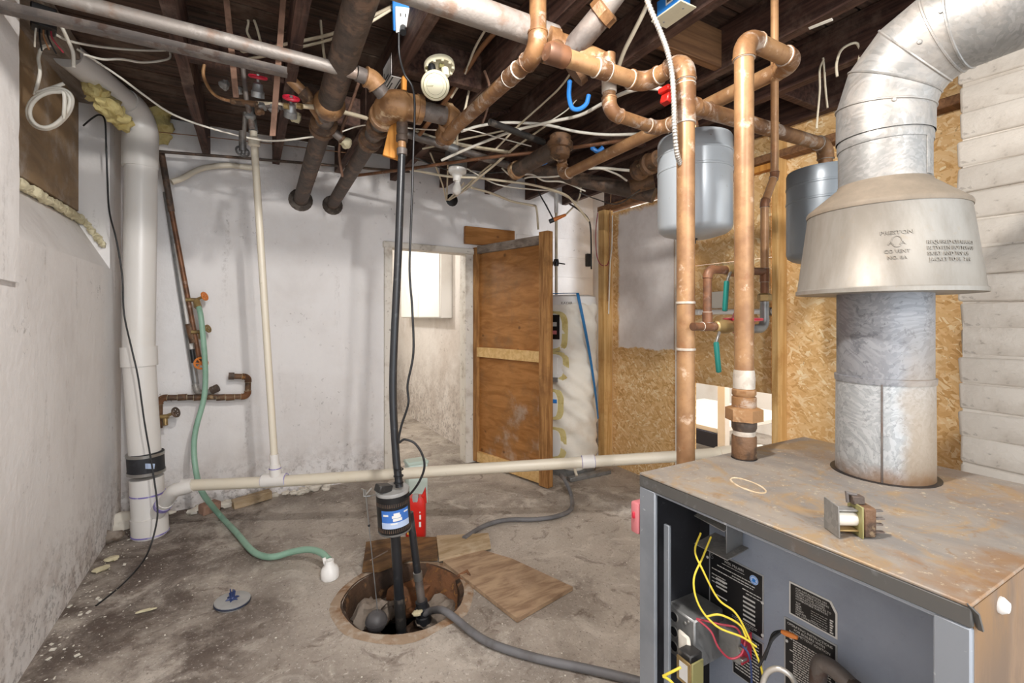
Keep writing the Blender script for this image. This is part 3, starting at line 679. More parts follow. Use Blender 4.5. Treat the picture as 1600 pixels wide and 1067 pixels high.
def opatch(a0, a1, z0, z1, r, th=0.006):
    n = 28; vs = []; ac, zc, ah, zh = (a0 + a1) / 2, (z0 + z1) / 2, (a1 - a0) / 2, (z1 - z0) / 2; e_ = 0.55
    for rr, sc in ((r - .01, 1.0), (r + th * .7, 1.0), (r + th, 0.86)):
        for k in range(n):
            q = 2 * PI * k / n; ca, sa_ = math.cos(q), math.sin(q); wob = 1 + .05 * noise.noise(V((ca * 2, sa_ * 2, z0 * 9)))
            a = math.radians(ac + ah * sc * wob * math.copysign(abs(ca) ** e_, ca)); z = zc + zh * sc * wob * math.copysign(abs(sa_) ** e_, sa_)
            vs.append(HC_ + V((rr * math.cos(a), rr * math.sin(a), z)))
    a = math.radians(ac); vs.append(HC_ + V(((r + th) * math.cos(a), (r + th) * math.sin(a), zc)))
    fs = [(i * n + k, i * n + (k + 1) % n, (i + 1) * n + (k + 1) % n, (i + 1) * n + k) for i in range(2) for k in range(n)] + [(2 * n + k, 2 * n + (k + 1) % n, 3 * n) for k in range(n)]
    return MB().raw(vs, fs)
for z0, z1, a1 in ((1.02, 1.35, 234), (0.78, 1.02, 236), (0.46, 0.71, 226), (0.14, 0.40, 232)):
    opatch(176, a1, z0, z1, HR + 0.006).build('foam_edge', M['foam_yellow'], wh)
    opatch(176, a1 - 11, z0 + 0.02, z1 - 0.02, HR + 0.012).build('access_plate', M['white_plastic'], wh)
lb = cpatch(192, 219, 1.12, 1.32, HR + 0.018, 0.003).build('label', M['plate_black'], wh)
cpatch(203, 214, 1.225, 1.26, HR + 0.0215, 0.001).build('label_patch', M['plate_white'], lb)
cpatch(203, 214, 1.16, 1.19, HR + 0.0215, 0.001).build('label_patch', M['pink'], lb)
cpatch(196, 216, 0.84, 0.97, HR + 0.018, 0.012).build('thermostat', M['white_plastic'], wh)
cpatch(203, 216, 0.775, 0.81, HR + 0.018, 0.02).build('valve_knob', M['zinc'], wh)
cpatch(196, 214, 0.60, 0.63, HR + 0.018, 0.006).build('blue_mark', M['blue'], wh)
pts = [HC_ + V(((HR + .028) * math.cos(math.radians(a)), (HR + .028) * math.sin(math.radians(a)), z)) for a, z in [(251 + 48 * k / 14, 1.475 - 1.02 * k / 14) for k in range(15)]]
pts = [HC_ + V((-0.20, -0.04, 1.496)), HC_ + V((-0.14, -0.13, 1.497)), HC_ + V((-0.085, -0.245, 1.494))] + pts
m = MB(); 
for i in range(len(pts) - 1):
    a, b = pts[i], pts[i + 1]; 
vs = []; fs = []
for i, p in enumerate(pts):
    rad = (p - HC_); rad.z = 0; rad.normalize(); side = V((-rad.y, rad.x, 0.25)).normalized() * 0.012
    up = rad * 0.004
    vs += [p - side, p + side, p + side + up, p - side + up]
for i in range(len(pts) - 1):
    for k in range(4): fs.append((4 * i + k, 4 * i + (k + 1) % 4, 4 * i + 4 + (k + 1) % 4, 4 * i + 4 + k))
o = one('strap', MB().raw(vs, fs), M['blue_strap'], 'blue webbing strap hanging down the side of the wrapped water heater', 'strap')
vs, fs = textmesh('KAYAR', 0.03); m = MB()
vv = []
for p in vs:
    a = math.radians(221) + p.x / (HR + .014); vv.append(HC_ + V(((HR + .006) * math.cos(a), (HR + .006) * math.sin(a), 1.405 + p.y)))
MB().raw(vv, fs).build('pen_mark', M['iron_grey'], wh, 0)
pt = thing('water_pipe', (2.36, 3.42, 1.485), 'cream plastic water pipe rising from the top of the water heater', 'pipe')
MB().tube([(2.36, 3.42, 1.48), (2.36, 3.42, 2.36)], 0.013, 10).build('pipe', M['cream_cable'], pt)
MB().tube([(2.36, 3.42, 2.22), (2.36, 3.42, 2.40)], 0.018, 10).build('sleeve', M['white_plastic'], pt)
v_ = MB().lathe([(0.02, -0.03), (0.024, -0.01), (0.024, 0.01), (0.02, 0.03)], (2.36, 3.42, 1.78), (0, 0, 1), 12).build('valve', M['black'], pt)
MB().tube([(2.36, 3.42, 1.78), (2.30, 3.36, 1.79), (2.22, 3.30, 1.70)], 0.007, 8).build('lever', M['black'], pt)
MB().tube([(2.30, 3.45, 1.79), (2.44, 3.40, 1.77)], 0.006, 8).build('lever', M['black'], pt)
hb = thing('heater_stand', (2.45, 3.08, 0), 'grey drain tray edge and spigot under the wrapped water heater', 'drain tray')
MB().ext(2.2, 2.62, 2.99, 3.05, 0.0, 0.035, 0.006).build('tray_edge', M['zinc'], hb)
MB().tube([(2.27, 3.10, 0.12), (2.24, 3.0, 0.11), (2.23, 2.95, 0.06)], 0.012, 10).build('spigot', M['pvc_cream'], hb)

# ---------------------------------------------------------------- boiler
BX0, BX1, BY0, BY1, BH = 0.92, 1.70, 0.27, 0.94, 0.88
bo = thing('boiler', ((BX0 + BX1) / 2, (BY0 + BY1) / 2, 0), 'blue-grey cast boiler with rusty top and its front door removed', 'boiler')
MB().ext(BX0, BX1, BY0, BY1, BH - 0.006, BH, 0.002).build('top_panel', M['boiler_top'], bo)
MB().ext(BX0, BX0 + 0.012, BY0, BY1, BH - 0.036, BH - 0.006, 0.002).build('front_lip', M['boiler_edge'], bo)
MB().ext(BX0 + 0.002, BX0 + 0.03, BY0 + 0.02, BY1 - 0.02, BH - 0.042, BH - 0.036, 0.001).build('lip_return', M['boiler_post'], bo)
MB().ext(BX0 + 0.01, BX1, BY0, BY0 + 0.01, 0, BH - 0.006).build('side_panel', M['boiler_side'], bo)
MB().ext(BX0 + 0.01, BX1, BY1 - 0.01, BY1, 0, BH - 0.006).build('side_panel', M['boiler_blue'], bo)
MB().ext(BX1 - 0.01, BX1, BY0, BY1, 0, BH - 0.006).build('back_panel', M['boiler_blue'], bo)
MB().ext(BX0, BX0 + 0.012, BY1 - 0.056, BY1, 0, BH - 0.036, 0.003).build('post', M['boiler_post'], bo)
MB().ext(BX0 + 0.025, BX0 + 0.035, BY1 - 0.080, BY1 - 0.062, 0, BH - 0.12, 0.002).build('inner_rail', M['boiler_post'], bo)
MB().ext(BX0, BX0 + 0.012, BY0, BY0 + 0.045, 0, BH - 0.036, 0.003).build('post', M['boiler_post'], bo)
MB().ext(BX0 + 0.012, 1.12, BY0 + 0.03, BY0 + 0.038, 0, BH - 0.045, 0.002).build('inner_rail', M['boiler_blue'], bo)
MB().ext(BX0 + 0.035, BX1 - .02, BY1 - 0.024, BY1 - 0.012, 0, BH - 0.04).build('inner_side', M['boiler_dark'], bo)
MB().ext(1.118, 1.135, BY0 + 0.02, 0.872, 0, BH - 0.03).build('jacket_panel', M['boiler_blue'], bo)
MB().ext(1.135, 1.15, 0.80, BY1 - 0.024, 0, BH - 0.03).build('inner_back', M['boiler_dark'], bo)
MB().lathe([(0.0, 0.012), (0.008, 0.011), (0.013, 0.004), (0.013, 0)], at(1562, 944, Y=BY0), (0, -1, 0), 14).build('side_bolt', M['white_plastic'], bo)
m = MB(); m.prism([(0.918, 0.275, 0.88), (0.918, 0.262, 0.87), (0.935, 0.262, 0.84), (0.935, 0.268, 0.84)], (0.005, 0, 0)); m.build('corner_tab', M['boiler_edge'], bo)
# holes in the top panel: dark rings round the riser and the flue
RIS = V((1.288, 0.884, 0)); FL = V((1.496, 0.617, 0))
MB().lathe([(0.0, 0.0), (0.036, 0.0), (0.036, 0.002)], (RIS.x, RIS.y, BH), (0, 0, 1), 24).build('pipe_hole', M['black'], bo)
MB().lathe([(0.0, 0.0), (0.120, 0.0), (0.120, 0.0015)], (FL.x, FL.y, BH), (0, 0, 1), 36).build('flue_hole', M['black'], bo)
m = MB()
ell = [(V((1.085, 0.735, BH + 0.0005)) + V((0.055 * math.cos(q) * 0.5 + .012 * math.sin(q), 0.052 * math.sin(q), 0))) for q in [2 * PI * k / 24 for k in range(24)]]
m.tube(ell, [0.0022 + .0016 * noise.noise(p * 60) for p in ell], 6, closed=True); m.build('dried_ring', M['dust'], bo)
# plates on the jacket panel
PX = 1.118
def plate(y0, y1, z0, z1, mat=None, cut=0):
    p = thing_plate = MB()
    poly = [V((PX, y0, z0)), V((PX, y1, z0)), V((PX, y1, z1 - cut)), V((PX, y1 + cut * .6, z1)), V((PX, y0, z1))] if cut else [V((PX, y0, z0)), V((PX, y1, z0)), V((PX, y1, z1)), V((PX, y0, z1))]
    rim = MB().prism(poly, (-0.0015, 0, 0)).build('plate', M['plate_rim'] if not cut else M['plate_white'], bo, 0)
    s = 0.004; ya, yb = (y0 - s, y1 + s)
    poly2 = [V((PX - .0015, ya, z0 + s)), V((PX - .0015, yb, z0 + s)), V((PX - .0015, yb, z1 - s - cut)), V((PX - .0015, yb + cut * .6, z1 - s)), V((PX - .0015, ya, z1 - s))] if cut else [V((PX - .0015, ya, z0 + s)), V((PX - .0015, yb, z0 + s)), V((PX - .0015, yb, z1 - s)), V((PX - .0015, ya, z1 - s))]
    MB().prism(poly2, (-0.001, 0, 0)).build('plate_face', M['plate_black'], rim, 0)
    return rim
def ptext(rim, s, size, y, z, align='LEFT', mat='plate_white'):
    vs, fs = textmesh(s, size, align)
    MB().raw([V((PX - 0.003, y - p.x, z + p.y)) for p in vs], fs).build('lettering', M[mat], rim, 0)
def bars(rim, rows, h=0.0018):
    m = MB()
    for y0, y1, z in rows:
        y = y0
        while y > y1 + 0.001:
            L = min(random.uniform(0.003, 0.012), y - y1); m.ext(PX - 0.0031, PX - 0.0024, y - L, y, z, z + h); y -= L + 0.0018
    o = m.build('small_print', M['plate_white'], rim, 0); o['kind'] = 'stuff'
# rating plate
p1 = plate(0.872, 0.713, 0.495, 0.657)
ptext(p1, 'WEIL McLAIN', 0.0095, 0.795, 0.640, 'CENTER'); bars(p1, [(0.83, 0.765, 0.634)], 0.001)
bars(p1, [(0.845, 0.745, 0.622), (0.80, 0.735, 0.614), (0.862, 0.74, 0.607), (0.77, 0.72, 0.596), (0.76, 0.72, 0.588), (0.862, 0.82, 0.592), (0.862, 0.82, 0.582), (0.862, 0.82, 0.572)], 0.0022)
for k in range(3): MB().ext(PX - .0032, PX - .0024, 0.815, 0.848, 0.584 - .0105 * k, 0.588 - .0105 * k).build('entry_field', M['plate_white'], p1, 0)
MB().ext(PX - .0032, PX - .0024, 0.815, 0.848, 0.540, 0.543).build('entry_field', M['plate_white'], p1, 0)
for k in range(6): MB().ext(PX - .0032, PX - .0024, 0.735, 0.768, 0.575 - .0115 * k, 0.5795 - .0115 * k).build('entry_field', M['plate_white'], p1, 0)
bars(p1, [(0.80, 0.73, 0.512), (0.80, 0.73, 0.508), (0.79, 0.74, 0.504)], 0.001)
lg = MB().lathe([(0.0, 0.0008), (0.0115, 0.0008), (0.0115, 0)], (PX - .0025, 0.738, 0.634), (-1, 0, 0), 24).build('seal', M['sticker_pale'], p1, 0)
MB().ring((PX - .0034, 0.738, 0.634), (1, 0, 0), 0.0095, 0.0007, 24, 5).build('seal_ring', M['blue'], lg)
MB().prism([(PX - .0034, 0.744, 0.629), (PX - .0034, 0.732, 0.629), (PX - .0034, 0.738, 0.640)], (-.0005, 0, 0)).build('seal_star', M['blue'], lg, 0)
MB().prism([(PX - .0035, 0.744, 0.637), (PX - .0035, 0.732, 0.637), (PX - .0035, 0.738, 0.627)], (-.0005, 0, 0)).build('seal_star', M['blue'], lg, 0)
for zz, yy in ((0.648, 0.862), (0.637, 0.862)): MB().ring((PX - .003, yy, zz), (1, 0, 0), 0.004, 0.0006, 14, 5).build('seal_ring', M['zinc'], p1)
# clearance plate
p2 = plate(0.650, 0.5455, 0.598, 0.675, cut=0.02)
for k, s in enumerate(('FOR INSTALLATION ON', 'COMBUSTIBLE FLOORING', 'CHECK LOCAL CODES.', 'MINIMUM CLEARANCES TO', 'COMBUSTIBLE SURFACES')): ptext(p2, s, 0.0062, 0.634, 0.6635 - .0058 * k)
for k, s in enumerate(('TOP', 'REAR', 'SIDES', 'FRONT', 'FLUE PIPE', 'PIPE CONNECTION')):
    z = 0.6315 - .0053 * k; ptext(p2, s, 0.0056, 0.634, z)
    bars(p2, [(0.60 if k < 5 else 0.585, 0.565, z)], 0.0006); bars(p2, [(0.560, 0.553, z)], 0.003)
# instruction plate
p3 = plate(0.662, 0.5455, 0.36, 0.585)
for k, s in enumerate(('OPERATING INSTRUCTIONS', 'FOR BOILERS WITH', 'INTERMITTENT IGNITION')): ptext(p3, s, 0.0078, 0.604, 0.572 - .0085 * k, 'CENTER')
rows = []
for k in range(30):
    z = 0.540 - .0055 * k; rows.append((0.648 if k % 5 == 0 else 0.64, 0.556 + 0.02 * (k % 5 == 4), z))
bars(p3, rows, 0.0024)
p4 = plate(0.80, 0.713, 0.36, 0.487); bars(p4, [(0.79, 0.725, 0.475 - .008 * k) for k in range(13)], 0.0028)
for yy, zz in ((0.877, .63), (0.716, .588), (0.716, .507), (0.655, .53), (0.655, .45)):
    MB().lathe([(0.0, 0.003), (0.003, 0.002), (0.004, 0)], (PX - .002, yy, zz), (-1, 0, 0), 10).build('rivet', M['plate_white'], bo)
# roll-out bracket at the top with two tabs
br = MB().ext(1.05, 1.115, 0.768, 0.771, 0.70, 0.80, 0.001).build('control_bracket', M['zinc'], bo)
MB().box((1.075, 0.815, 0.772), (0.07, 0.09, 0.003), Matrix.Rotation(-0.25, 3, 'Y') @ Matrix.Rotation(0.1, 3, 'X'), 0.001).build('tab', M['galv'], br)
MB().box((1.07, 0.80, 0.705), (0.085, 0.10, 0.003), Matrix.Rotation(-0.12, 3, 'Y'), 0.001).build('tab', M['galv'], br)
MB().ext(1.09, 1.115, 0.775, 0.86, 0.765, 0.835, 0.003).build('limit_switch', M['plate_black'], br)
MB().lathe([(0, .01), (.007, .01), (.009, 0)], (1.09, 0.82, 0.80), (-1, 0, 0), 12).build('dial', M['brass'], br)
MB().ext(1.085, 1.115, 0.775, 0.80, 0.715, 0.75, 0.003).build('switch_foot', M['zinc'], br)
MB().lathe([(0, .012), (.006, .012), (.006, 0)], (1.085, 0.787, 0.765), (-1, 0, 0), 10).build('stud_bolt', M['white_plastic'], br)
# junction box with knock-outs
jb = MB().ext(1.0, 1.115, 0.825, 0.92, 0.385, 0.515, 0.004).build('junction_box', M['zinc'], bo)
for k in range(3):
    MB().lathe([(0.0, 0.001), (0.012, 0.001), (0.012, 0)], (1.0, 0.892, 0.492 - .040 * k), (-1, 0, 0), 18).build('knockout', M['black'], jb)
    MB().ring((0.9995, 0.892, 0.492 - .040 * k), (1, 0, 0), 0.0135, 0.0018, 18, 6).build('knockout_ring', M['steel'], jb)
for yy, zz in ((0.845, .505), (0.855, .495)): MB().lathe([(0, .004), (.004, .003), (.005, 0)], (1.0, yy, zz), (-1, 0, 0), 10).build('screw', M['steel'], jb)
m = MB(); m.ext(0.985, 1.0, 0.828, 0.87, 0.40, 0.475, 0.006, 0.004); m.build('tape_wrap', M['flake'], jb)
tf = MB().ext(0.955, 1.0, 0.80, 0.84, 0.405, 0.455, 0.003).build('transformer', M['black_dirty'], bo)
MB().ext(0.945, 0.95, 0.79, 0.835, 0.385, 0.445, 0.001).build('core_plate', M['brass'], tf)
MB().ext(0.945, 0.985, 0.785, 0.79, 0.37, 0.45, 0.001).build('core_plate', M['olive'], tf)
MB().ext(0.9435, 0.9446, 0.80, 0.825, 0.395, 0.437).build('paper_label', M['plate_white'], tf)
rb = MB().ext(1.055, 1.105, 0.735, 0.80, 0.435, 0.515, 0.010, 0, 3).build('relay_box', M['zinc'], bo)
for k in range(2): MB().ext(1.05, 1.07, 0.725, 0.737, 0.455 + .028 * k, 0.462 + .028 * k, 0.001).build('terminal', M['steel'], rb)
MB().ext(1.06, 1.10, 0.733, 0.736, 0.44, 0.51, .001).build('terminal_board', M['red'], rb)
# wiring inside the boiler
def wire(mat, pts, r=0.0024): MB().tube(spline(pts, 6), r, 7).build('wire', M[mat], bo)
wire('yellow_wire', [at(1095, 832, d=1.19), at(1086, 860, d=1.17), at(1098, 890, d=1.14), at(1122, 935, d=1.12), at(1150, 958, d=1.10), at(1172, 1000, d=1.08), at(1190, 1045, d=1.06), at(1195, 1090, d=1.06)])
wire('yellow_wire', [at(1111, 838, d=1.18), at(1098, 870, d=1.16), at(1084, 905, d=1.13), at(1092, 945, d=1.11), at(1120, 978, d=1.09), at(1160, 995, d=1.08), at(1182, 1010, d=1.07)])
wire('yellow_wire', [at(1103, 963, d=1.10), at(1125, 960, d=1.09), at(1155, 975, d=1.085), at(1166, 995, d=1.08)])
wire('yellow_wire', [at(1036, 1056, d=1.09), at(1052, 1048, d=1.08), at(1064, 1042, d=1.08)], .003)
wire('yellow_wire', [at(1036, 1056, d=1.09), at(1046, 1062, d=1.08), at(1056, 1072, d=1.08)], .003)
wire('red_wire', [at(1088, 966, d=1.11), at(1110, 985, d=1.09), at(1122, 1010, d=1.08), at(1140, 1028, d=1.08), at(1158, 1022, d=1.08), at(1165, 1000, d=1.09)])
wire('red_wire', [at(1088, 966, d=1.12), at(1125, 975, d=1.10), at(1150, 980, d=1.09), at(1160, 998, d=1.09)])
wire('blue_wire', [at(1158, 1006, d=1.09), at(1170, 1022, d=1.07), at(1174, 1050, d=1.07), at(1174, 1090, d=1.07)])
wire('black', [at(1222, 985, d=1.06), at(1208, 990, d=1.06), at(1200, 1012, d=1.06), at(1186, 1040, d=1.06)], .003)
wire('black', [at(1222, 985, d=1.05), at(1206, 1000, d=1.05), at(1194, 1030, d=1.05)], .003)
a, b = at(1221, 986, d=1.045), at(1246, 996, d=1.02)
MB().tube([a, a.lerp(b, .3), a.lerp(b, .7), b], [.004, .006, .006, .004], 10).build('wire_nut', M['orange'], bo)
MB().tube(spline([at(1190, 1075, d=1.02), at(1198, 1052, d=1.02), at(1215, 1044, d=1.01), at(1235, 1055, d=1.0), at(1246, 1075, d=1.0)], 8), 0.006, 10).build('armoured_lead', M['armor'], bo)
MB().ext(1.12, 1.16, 0.75, 0.83, 0.20, 0.40, .01, .004).build('burner_cover', M['rust'], bo)
gp = thing('gas_pipe', (0.95, 0.55, 0.0), 'black iron gas elbow in front of the boiler instruction plates', 'pipe elbow')
c0 = at(1298, 1052, d=0.98)
pth = [c0 + V((0.02, 0.035, -0.20)), c0 + V((0.02, 0.035, -0.03)), c0 + V((0.02, 0.015, 0.0)), c0 + V((0.015, -0.04, -0.012)), c0 + V((-0.01, -0.20, -0.05))]
gp.location = V((c0.x, c0.y, 0))
MB().tube(spline(pth[:4], 6), 0.017, 16).build('elbow', M['iron_grey'], gp)
MB().tube(pth[3:], 0.014, 14).build('pipe', M['iron_grey'], gp)
MB().tube([pth[1] + V((0, 0, 0.0)), pth[1] + V((0, 0, -.9 * c0.z + .03))], 0.016, 14).build('pipe', M['iron'], gp)
MB().tube([pth[3] - V((0, -0.012, 0)), pth[3] + V((0, -0.01, -.003))], 0.0195, 16).build('collar', M['iron'], gp)

rs = thing('switch_box', at(994, 806, Y=0.965), 'faded red plastic box on the left side of the boiler', 'switch box')
c = at(996, 806, Y=0.96); MB().box(c + V((.01, -.003, 0)), (0.05, 0.03, 0.085), None, 0.006, 2).build('box', M['pink'], rs)
MB().box(c + V((-.017, -.003, .008)), (0.006, 0.008, 0.018), None, 0.002).build('toggle', M['red'], rs)

# loose relay lying on the boiler top
rc = at(1330, 832, Z=BH + 0.002); ra = Matrix.Rotation(math.radians(-33), 3, 'Z')
rl = thing('relay', V((rc.x, rc.y, BH)), 'old open relay with spool and pins lying on the rusty boiler top', 'relay')
def rp(x, y, z): return V((rc.x, rc.y, BH)) + ra @ V((x, y, z))
ux = ra @ V((1, 0, 0))
MB().box(rp(-0.036, 0, 0.031), (0.003, 0.048, 0.060), ra, 0.001, 1, .0012).build('end_plate', M['galv'], rl)
MB().lathe([(0.013, 0), (0.013, 0.040)], rp(-0.034, 0, 0.030), ux, 16).build('spool', M['flake'], rl)
MB().box(rp(-0.014, 0.0, 0.0485), (0.042, 0.022, 0.003), ra, .001).build('yoke', M['galv'], rl)
MB().box(rp(-0.014, 0.0, 0.011), (0.042, 0.026, 0.003), ra, .001).build('yoke', M['brass'], rl)
MB().box(rp(0.008, 0, 0.030), (0.004, 0.044, 0.060), ra, .001).build('base_plate', M['olive'], rl)
MB().box(rp(0.022, -0.004, 0.030), (0.024, 0.034, 0.056), ra, .003).build('block', M['fitting_dark'], rl)
MB().box(rp(0.012, 0.004, 0.066), (0.022, 0.018, 0.016), ra, .002).build('contact_arm', M['iron'], rl)
MB().tube([rp(-0.004, 0.004, .060), rp(-0.006, 0.004, .078), rp(0.012, 0.004, .074)], .003, 8).build('bracket', M['iron_grey'], rl)
for k in range(4): MB().box(rp(0.042, -0.010 + .004 * (k % 2), 0.010 + .013 * k), (0.022, 0.008, 0.003), ra, .0006).build('pin', M['iron_grey'], rl)

# ---------------------------------------------------------------- flue and draught hood
fl = thing('flue_pipe', (FL.x, FL.y, BH), 'big galvanised flue with draught hood rising from the boiler top', 'flue')
R = 0.105
MB().lathe([(R + .003, 0.0), (R + .003, 0.004), (R + .002, 0.25)], (FL.x, FL.y, BH), (0, 0, 1), 48).build('lower_sleeve', M['galv_low'], fl)
MB().lathe([(R + .0045, 0.247), (R + .0055, 0.262), (R, 0.264), (R, 0.55)], (FL.x, FL.y, BH), (0, 0, 1), 48).build('lower_pipe', M['galv_mid'], fl)
sa = math.radians(201)
MB().box((FL.x + (R + .004) * math.cos(sa), FL.y + (R + .004) * math.sin(sa), BH + .125), (.003, .004, .25), Matrix.Rotation(sa, 3, 'Z'), .001).build('seam', M['iron_grey'], fl)
MB().lathe([(0.199, 1.362), (0.2035, 1.362), (0.2035, 1.372), (0.1995, 1.376), (0.1745, 1.578), (0.176, 1.582), (0.1735, 1.582), (0.196, 1.376), (0.199, 1.362)], (FL.x, FL.y, 0), (0, 0, 1), 64).build('hood_skirt', M['hood'], fl)
MB().lathe([(0.1765, 1.578), (0.1775, 1.586), (0.1745, 1.592), (0.105, 1.652), (0.103, 1.658)], (FL.x, FL.y, 0), (0, 0, 1), 64).build('hood_cone', M['hood_cone'], fl)
hs = [o for o in fl.children if o.name.startswith('hood_skirt')][0]
def htext(s, size, ang, z, align='LEFT', spread=1.0):
    vs, fs = textmesh(s, size, align, 0.0009); vv = []
    for p in vs:
        zz = z + p.y; r = 0.1995 + (zz - 1.376) * (0.1745 - 0.1995) / (1.578 - 1.376) + 0.0008 + p.z * 1.2
        a = math.radians(ang) + p.x * spread / r; vv.append(V((FL.x + r * math.cos(a), FL.y + r * math.sin(a), zz)))
    MB().raw(vv, fs).build('embossed_lettering', M['hood'], hs, 0)
for k, s in enumerate(('REQUIRED CLEARANCE', 'BETWEEN BOTTOM OF', 'SKIRT AND TOP OF', ' JACKET TO BE  7 IN')): htext(s, 0.0122, 227, 1.470 - .0135 * k, 'LEFT', 0.92)
htext('PRESTON', 0.0125, 210, 1.497, 'CENTER', 1.2); htext('CO VENT', 0.0115, 210, 1.452, 'CENTER'); htext('NO. 8A', 0.0115, 210, 1.437, 'CENTER'); htext('A  A', 0.014, 210, 1.472, 'CENTER', 1.3)
m = MB(); rr = 0.1885; pts = []
for k in range(20):
    q = 2 * PI * k / 20; a = math.radians(210) + 0.010 * math.cos(q) / rr; zz = 1.479 + 0.013 * math.sin(q); r = 0.1995 - (zz - 1.376) * 0.1238 + .0005
    pts.append((FL.x + r * math.cos(a), FL.y + r * math.sin(a), zz))
m.tube(pts, .0010, 6, closed=True); m.build('embossed_emblem', M['hood'], hs)
# upper pipe and four-gore elbow turning towards the viewer's right
MB().lathe([(0.1005, 1.645), (0.1015, 1.655), (0.1015, 1.80)], (FL.x, FL.y, 0), (0, 0, 1), 48).build('upper_pipe', M['galv'], fl)
MB().lathe([(0.1035, 1.755), (0.1045, 1.76), (0.1045, 1.775), (0.1035, 1.78)], (FL.x, FL.y, 0), (0, 0, 1), 48).build('crimp_band', M['galv'], fl)
for da, ww in ((262, .010), (268, .022)):
    a = math.radians(da); MB().box((FL.x + .1025 * math.cos(a), FL.y + .1025 * math.sin(a), 1.71), (.004, ww, .10), Matrix.Rotation(a, 3, 'Z'), .001).build('seam', M['galv'], fl)
cz, br_ = 1.842, 0.165
Dv = V((0.02, -1, 0.06)).normalized()
path = [V((FL.x, FL.y, 1.78))]
for k in range(5):
    q = math.radians([6, 30, 54, 76, 88][k]); h = br_ * (1 - math.cos(q)); v = br_ * math.sin(q)
    path.append(V((FL.x, FL.y, cz + v)) + V((Dv.x, Dv.y, 0)) * h)
path += [path[-1] + Dv * 0.15, path[-1] + Dv * 0.85]
T = MB().tube(path, 0.107, 48, caps=False); n = 48
for i in range(len(path) - 1):
    seg = MB().raw(T.v[i * n:(i + 2) * n], [(k, (k + 1) % n, n + (k + 1) % n, n + k) for k in range(n)])
    seg.build('elbow_section' if 0 < i < 5 else 'pipe_section', M['galv'], fl)
    if i: MB().tube(T.v[i * n:(i + 1) * n], 0.0032, 6, closed=True).build('seam_bead', M['galv'], fl)
for px, py in ((1357, 204), (1369, 285), (1437, 65), (1471, 17), (1397, 155)):
    a_ = (px - 800) / 733; b_ = (495 - py) / 733; ray = V((SN + CS * a_, CS - SN * a_, b_)).normalized(); o = V((0, 0, CAM_H))
    bvh = None
    best = None
    from mathutils.bvhtree import BVHTree
    bvh = BVHTree.FromPolygons([tuple(v) for v in T.v] + [tuple(FL + V((.1015 * math.cos(2 * PI * k / n), .1015 * math.sin(2 * PI * k / n), z))) for z in (1.65, 1.80) for k in range(n)],
        [(i * n + k, i * n + (k + 1) % n, (i + 1) * n + (k + 1) % n, (i + 1) * n + k) for i in range(len(path) - 1) for k in range(n)] + [(len(T.v) + k, len(T.v) + (k + 1) % n, len(T.v) + n + (k + 1) % n, len(T.v) + n + k) for k in range(n)])
    hit = bvh.ray_cast(o, ray)
    if hit[0]:
        nn = hit[1] if hit[1].dot(ray) < 0 else -hit[1]
        sc = MB().lathe([(0.0, .004), (.004, .0035), (.0055, .001), (.006, 0)], hit[0] - nn * .0005, nn, 14).build('screw', M['galv'], fl)
# ---------------------------------------------------------------- copper heating pipes
RC = 0.0275
P1 = V((1.19, 1.015, 0))
r1 = pipe_run('copper_pipe', 'thick upright copper pipe at the left of the boiler bending back under the joists',
    [(1.19, 1.015, 0.0), (1.19, 1.015, 2.105), (1.19, 1.19, 2.105), (0.80, 1.19, 2.105)], RC, M['copper'], M['copper_old'], ring=M['solder'])
for z in (0.93 + .27, 1.345): MB().lathe([(RC, -.004), (RC * 1.09, -.003), (RC * 1.09, .003), (RC, .004)], (1.19, 1.015, z), (0, 0, 1), 20).build('solder_ring', M['solder'], r1)
te = coupling(r1, (1.19, 1.015, 1.965), (0, 0, 1), RC, 0.12, M['copper_old'], 'tee', M['solder'], 1.12)
MB().tube([(1.19, 1.015, 1.965), (1.235, 1.015, 1.965)], RC * 1.12, 16).build('tee_branch', M['copper_old'], r1)
coupling(r1, (1.0, 1.19, 2.105), (1, 0, 0), RC, 0.05, M['copper_old'], 'coupling', M['solder'], 1.1)
r2 = pipe_run('copper_pipe', 'thickest upright copper riser entering the boiler top through a hexagonal union',
    [(1.288, 0.884, 0.885), (1.288, 0.884, 2.135), (1.56, 0.884, 2.135), (1.56, 2.20, 2.105), (1.56, 2.20, 2.24)], RC, M['copper'], M['copper_old'], ring=M['solder'])
def axl(root, name, z0, prof, mat, n=24, c=(1.288, 0.884)):
    MB().lathe(prof, (c[0], c[1], z0), (0, 0, 1), n).build(name, mat, root)
axl(r2, 'male_adapter', 0.885, [(.030, -.01), (.0345, 0), (.0345, .060), (.032, .064)], M['fitting_dark'])
axl(r2, 'nipple', 0.945, [(.031, 0), (.031, .03)], M['solder'])
axl(r2, 'union_tail', 0.960, [(.030, 0), (.035, .012), (.035, .030), (.033, .034)], M['iron'])
axl(r2, 'union_nut', 0.992, [(.035, 0), (.052, .002), (.052, .036), (.036, .042)], M['fitting'], 6)
axl(r2, 'union_collar', 1.034, [(.034, 0), (.034, .028), (.031, .03)], M['copper_old'])
axl(r2, 'brass_nut', 1.066, [(.031, 0), (.034, .004), (.034, .018), (.030, .022)], M['copper'], 8)
axl(r2, 'sweat_socket', 1.088, [(.030, 0), (.031, .03), (.029, .05), (.028, .055)], M['solder'])
r3 = pipe_run('copper_pipe', 'level copper branch running from the left riser to the expansion tank behind the flue',
    [(1.235, 1.015, 1.965), (2.02, 1.03, 1.99), (2.02, 1.03, 1.90)], RC * 0.93, M['copper_old'], M['copper_old'], ring=M['solder'])
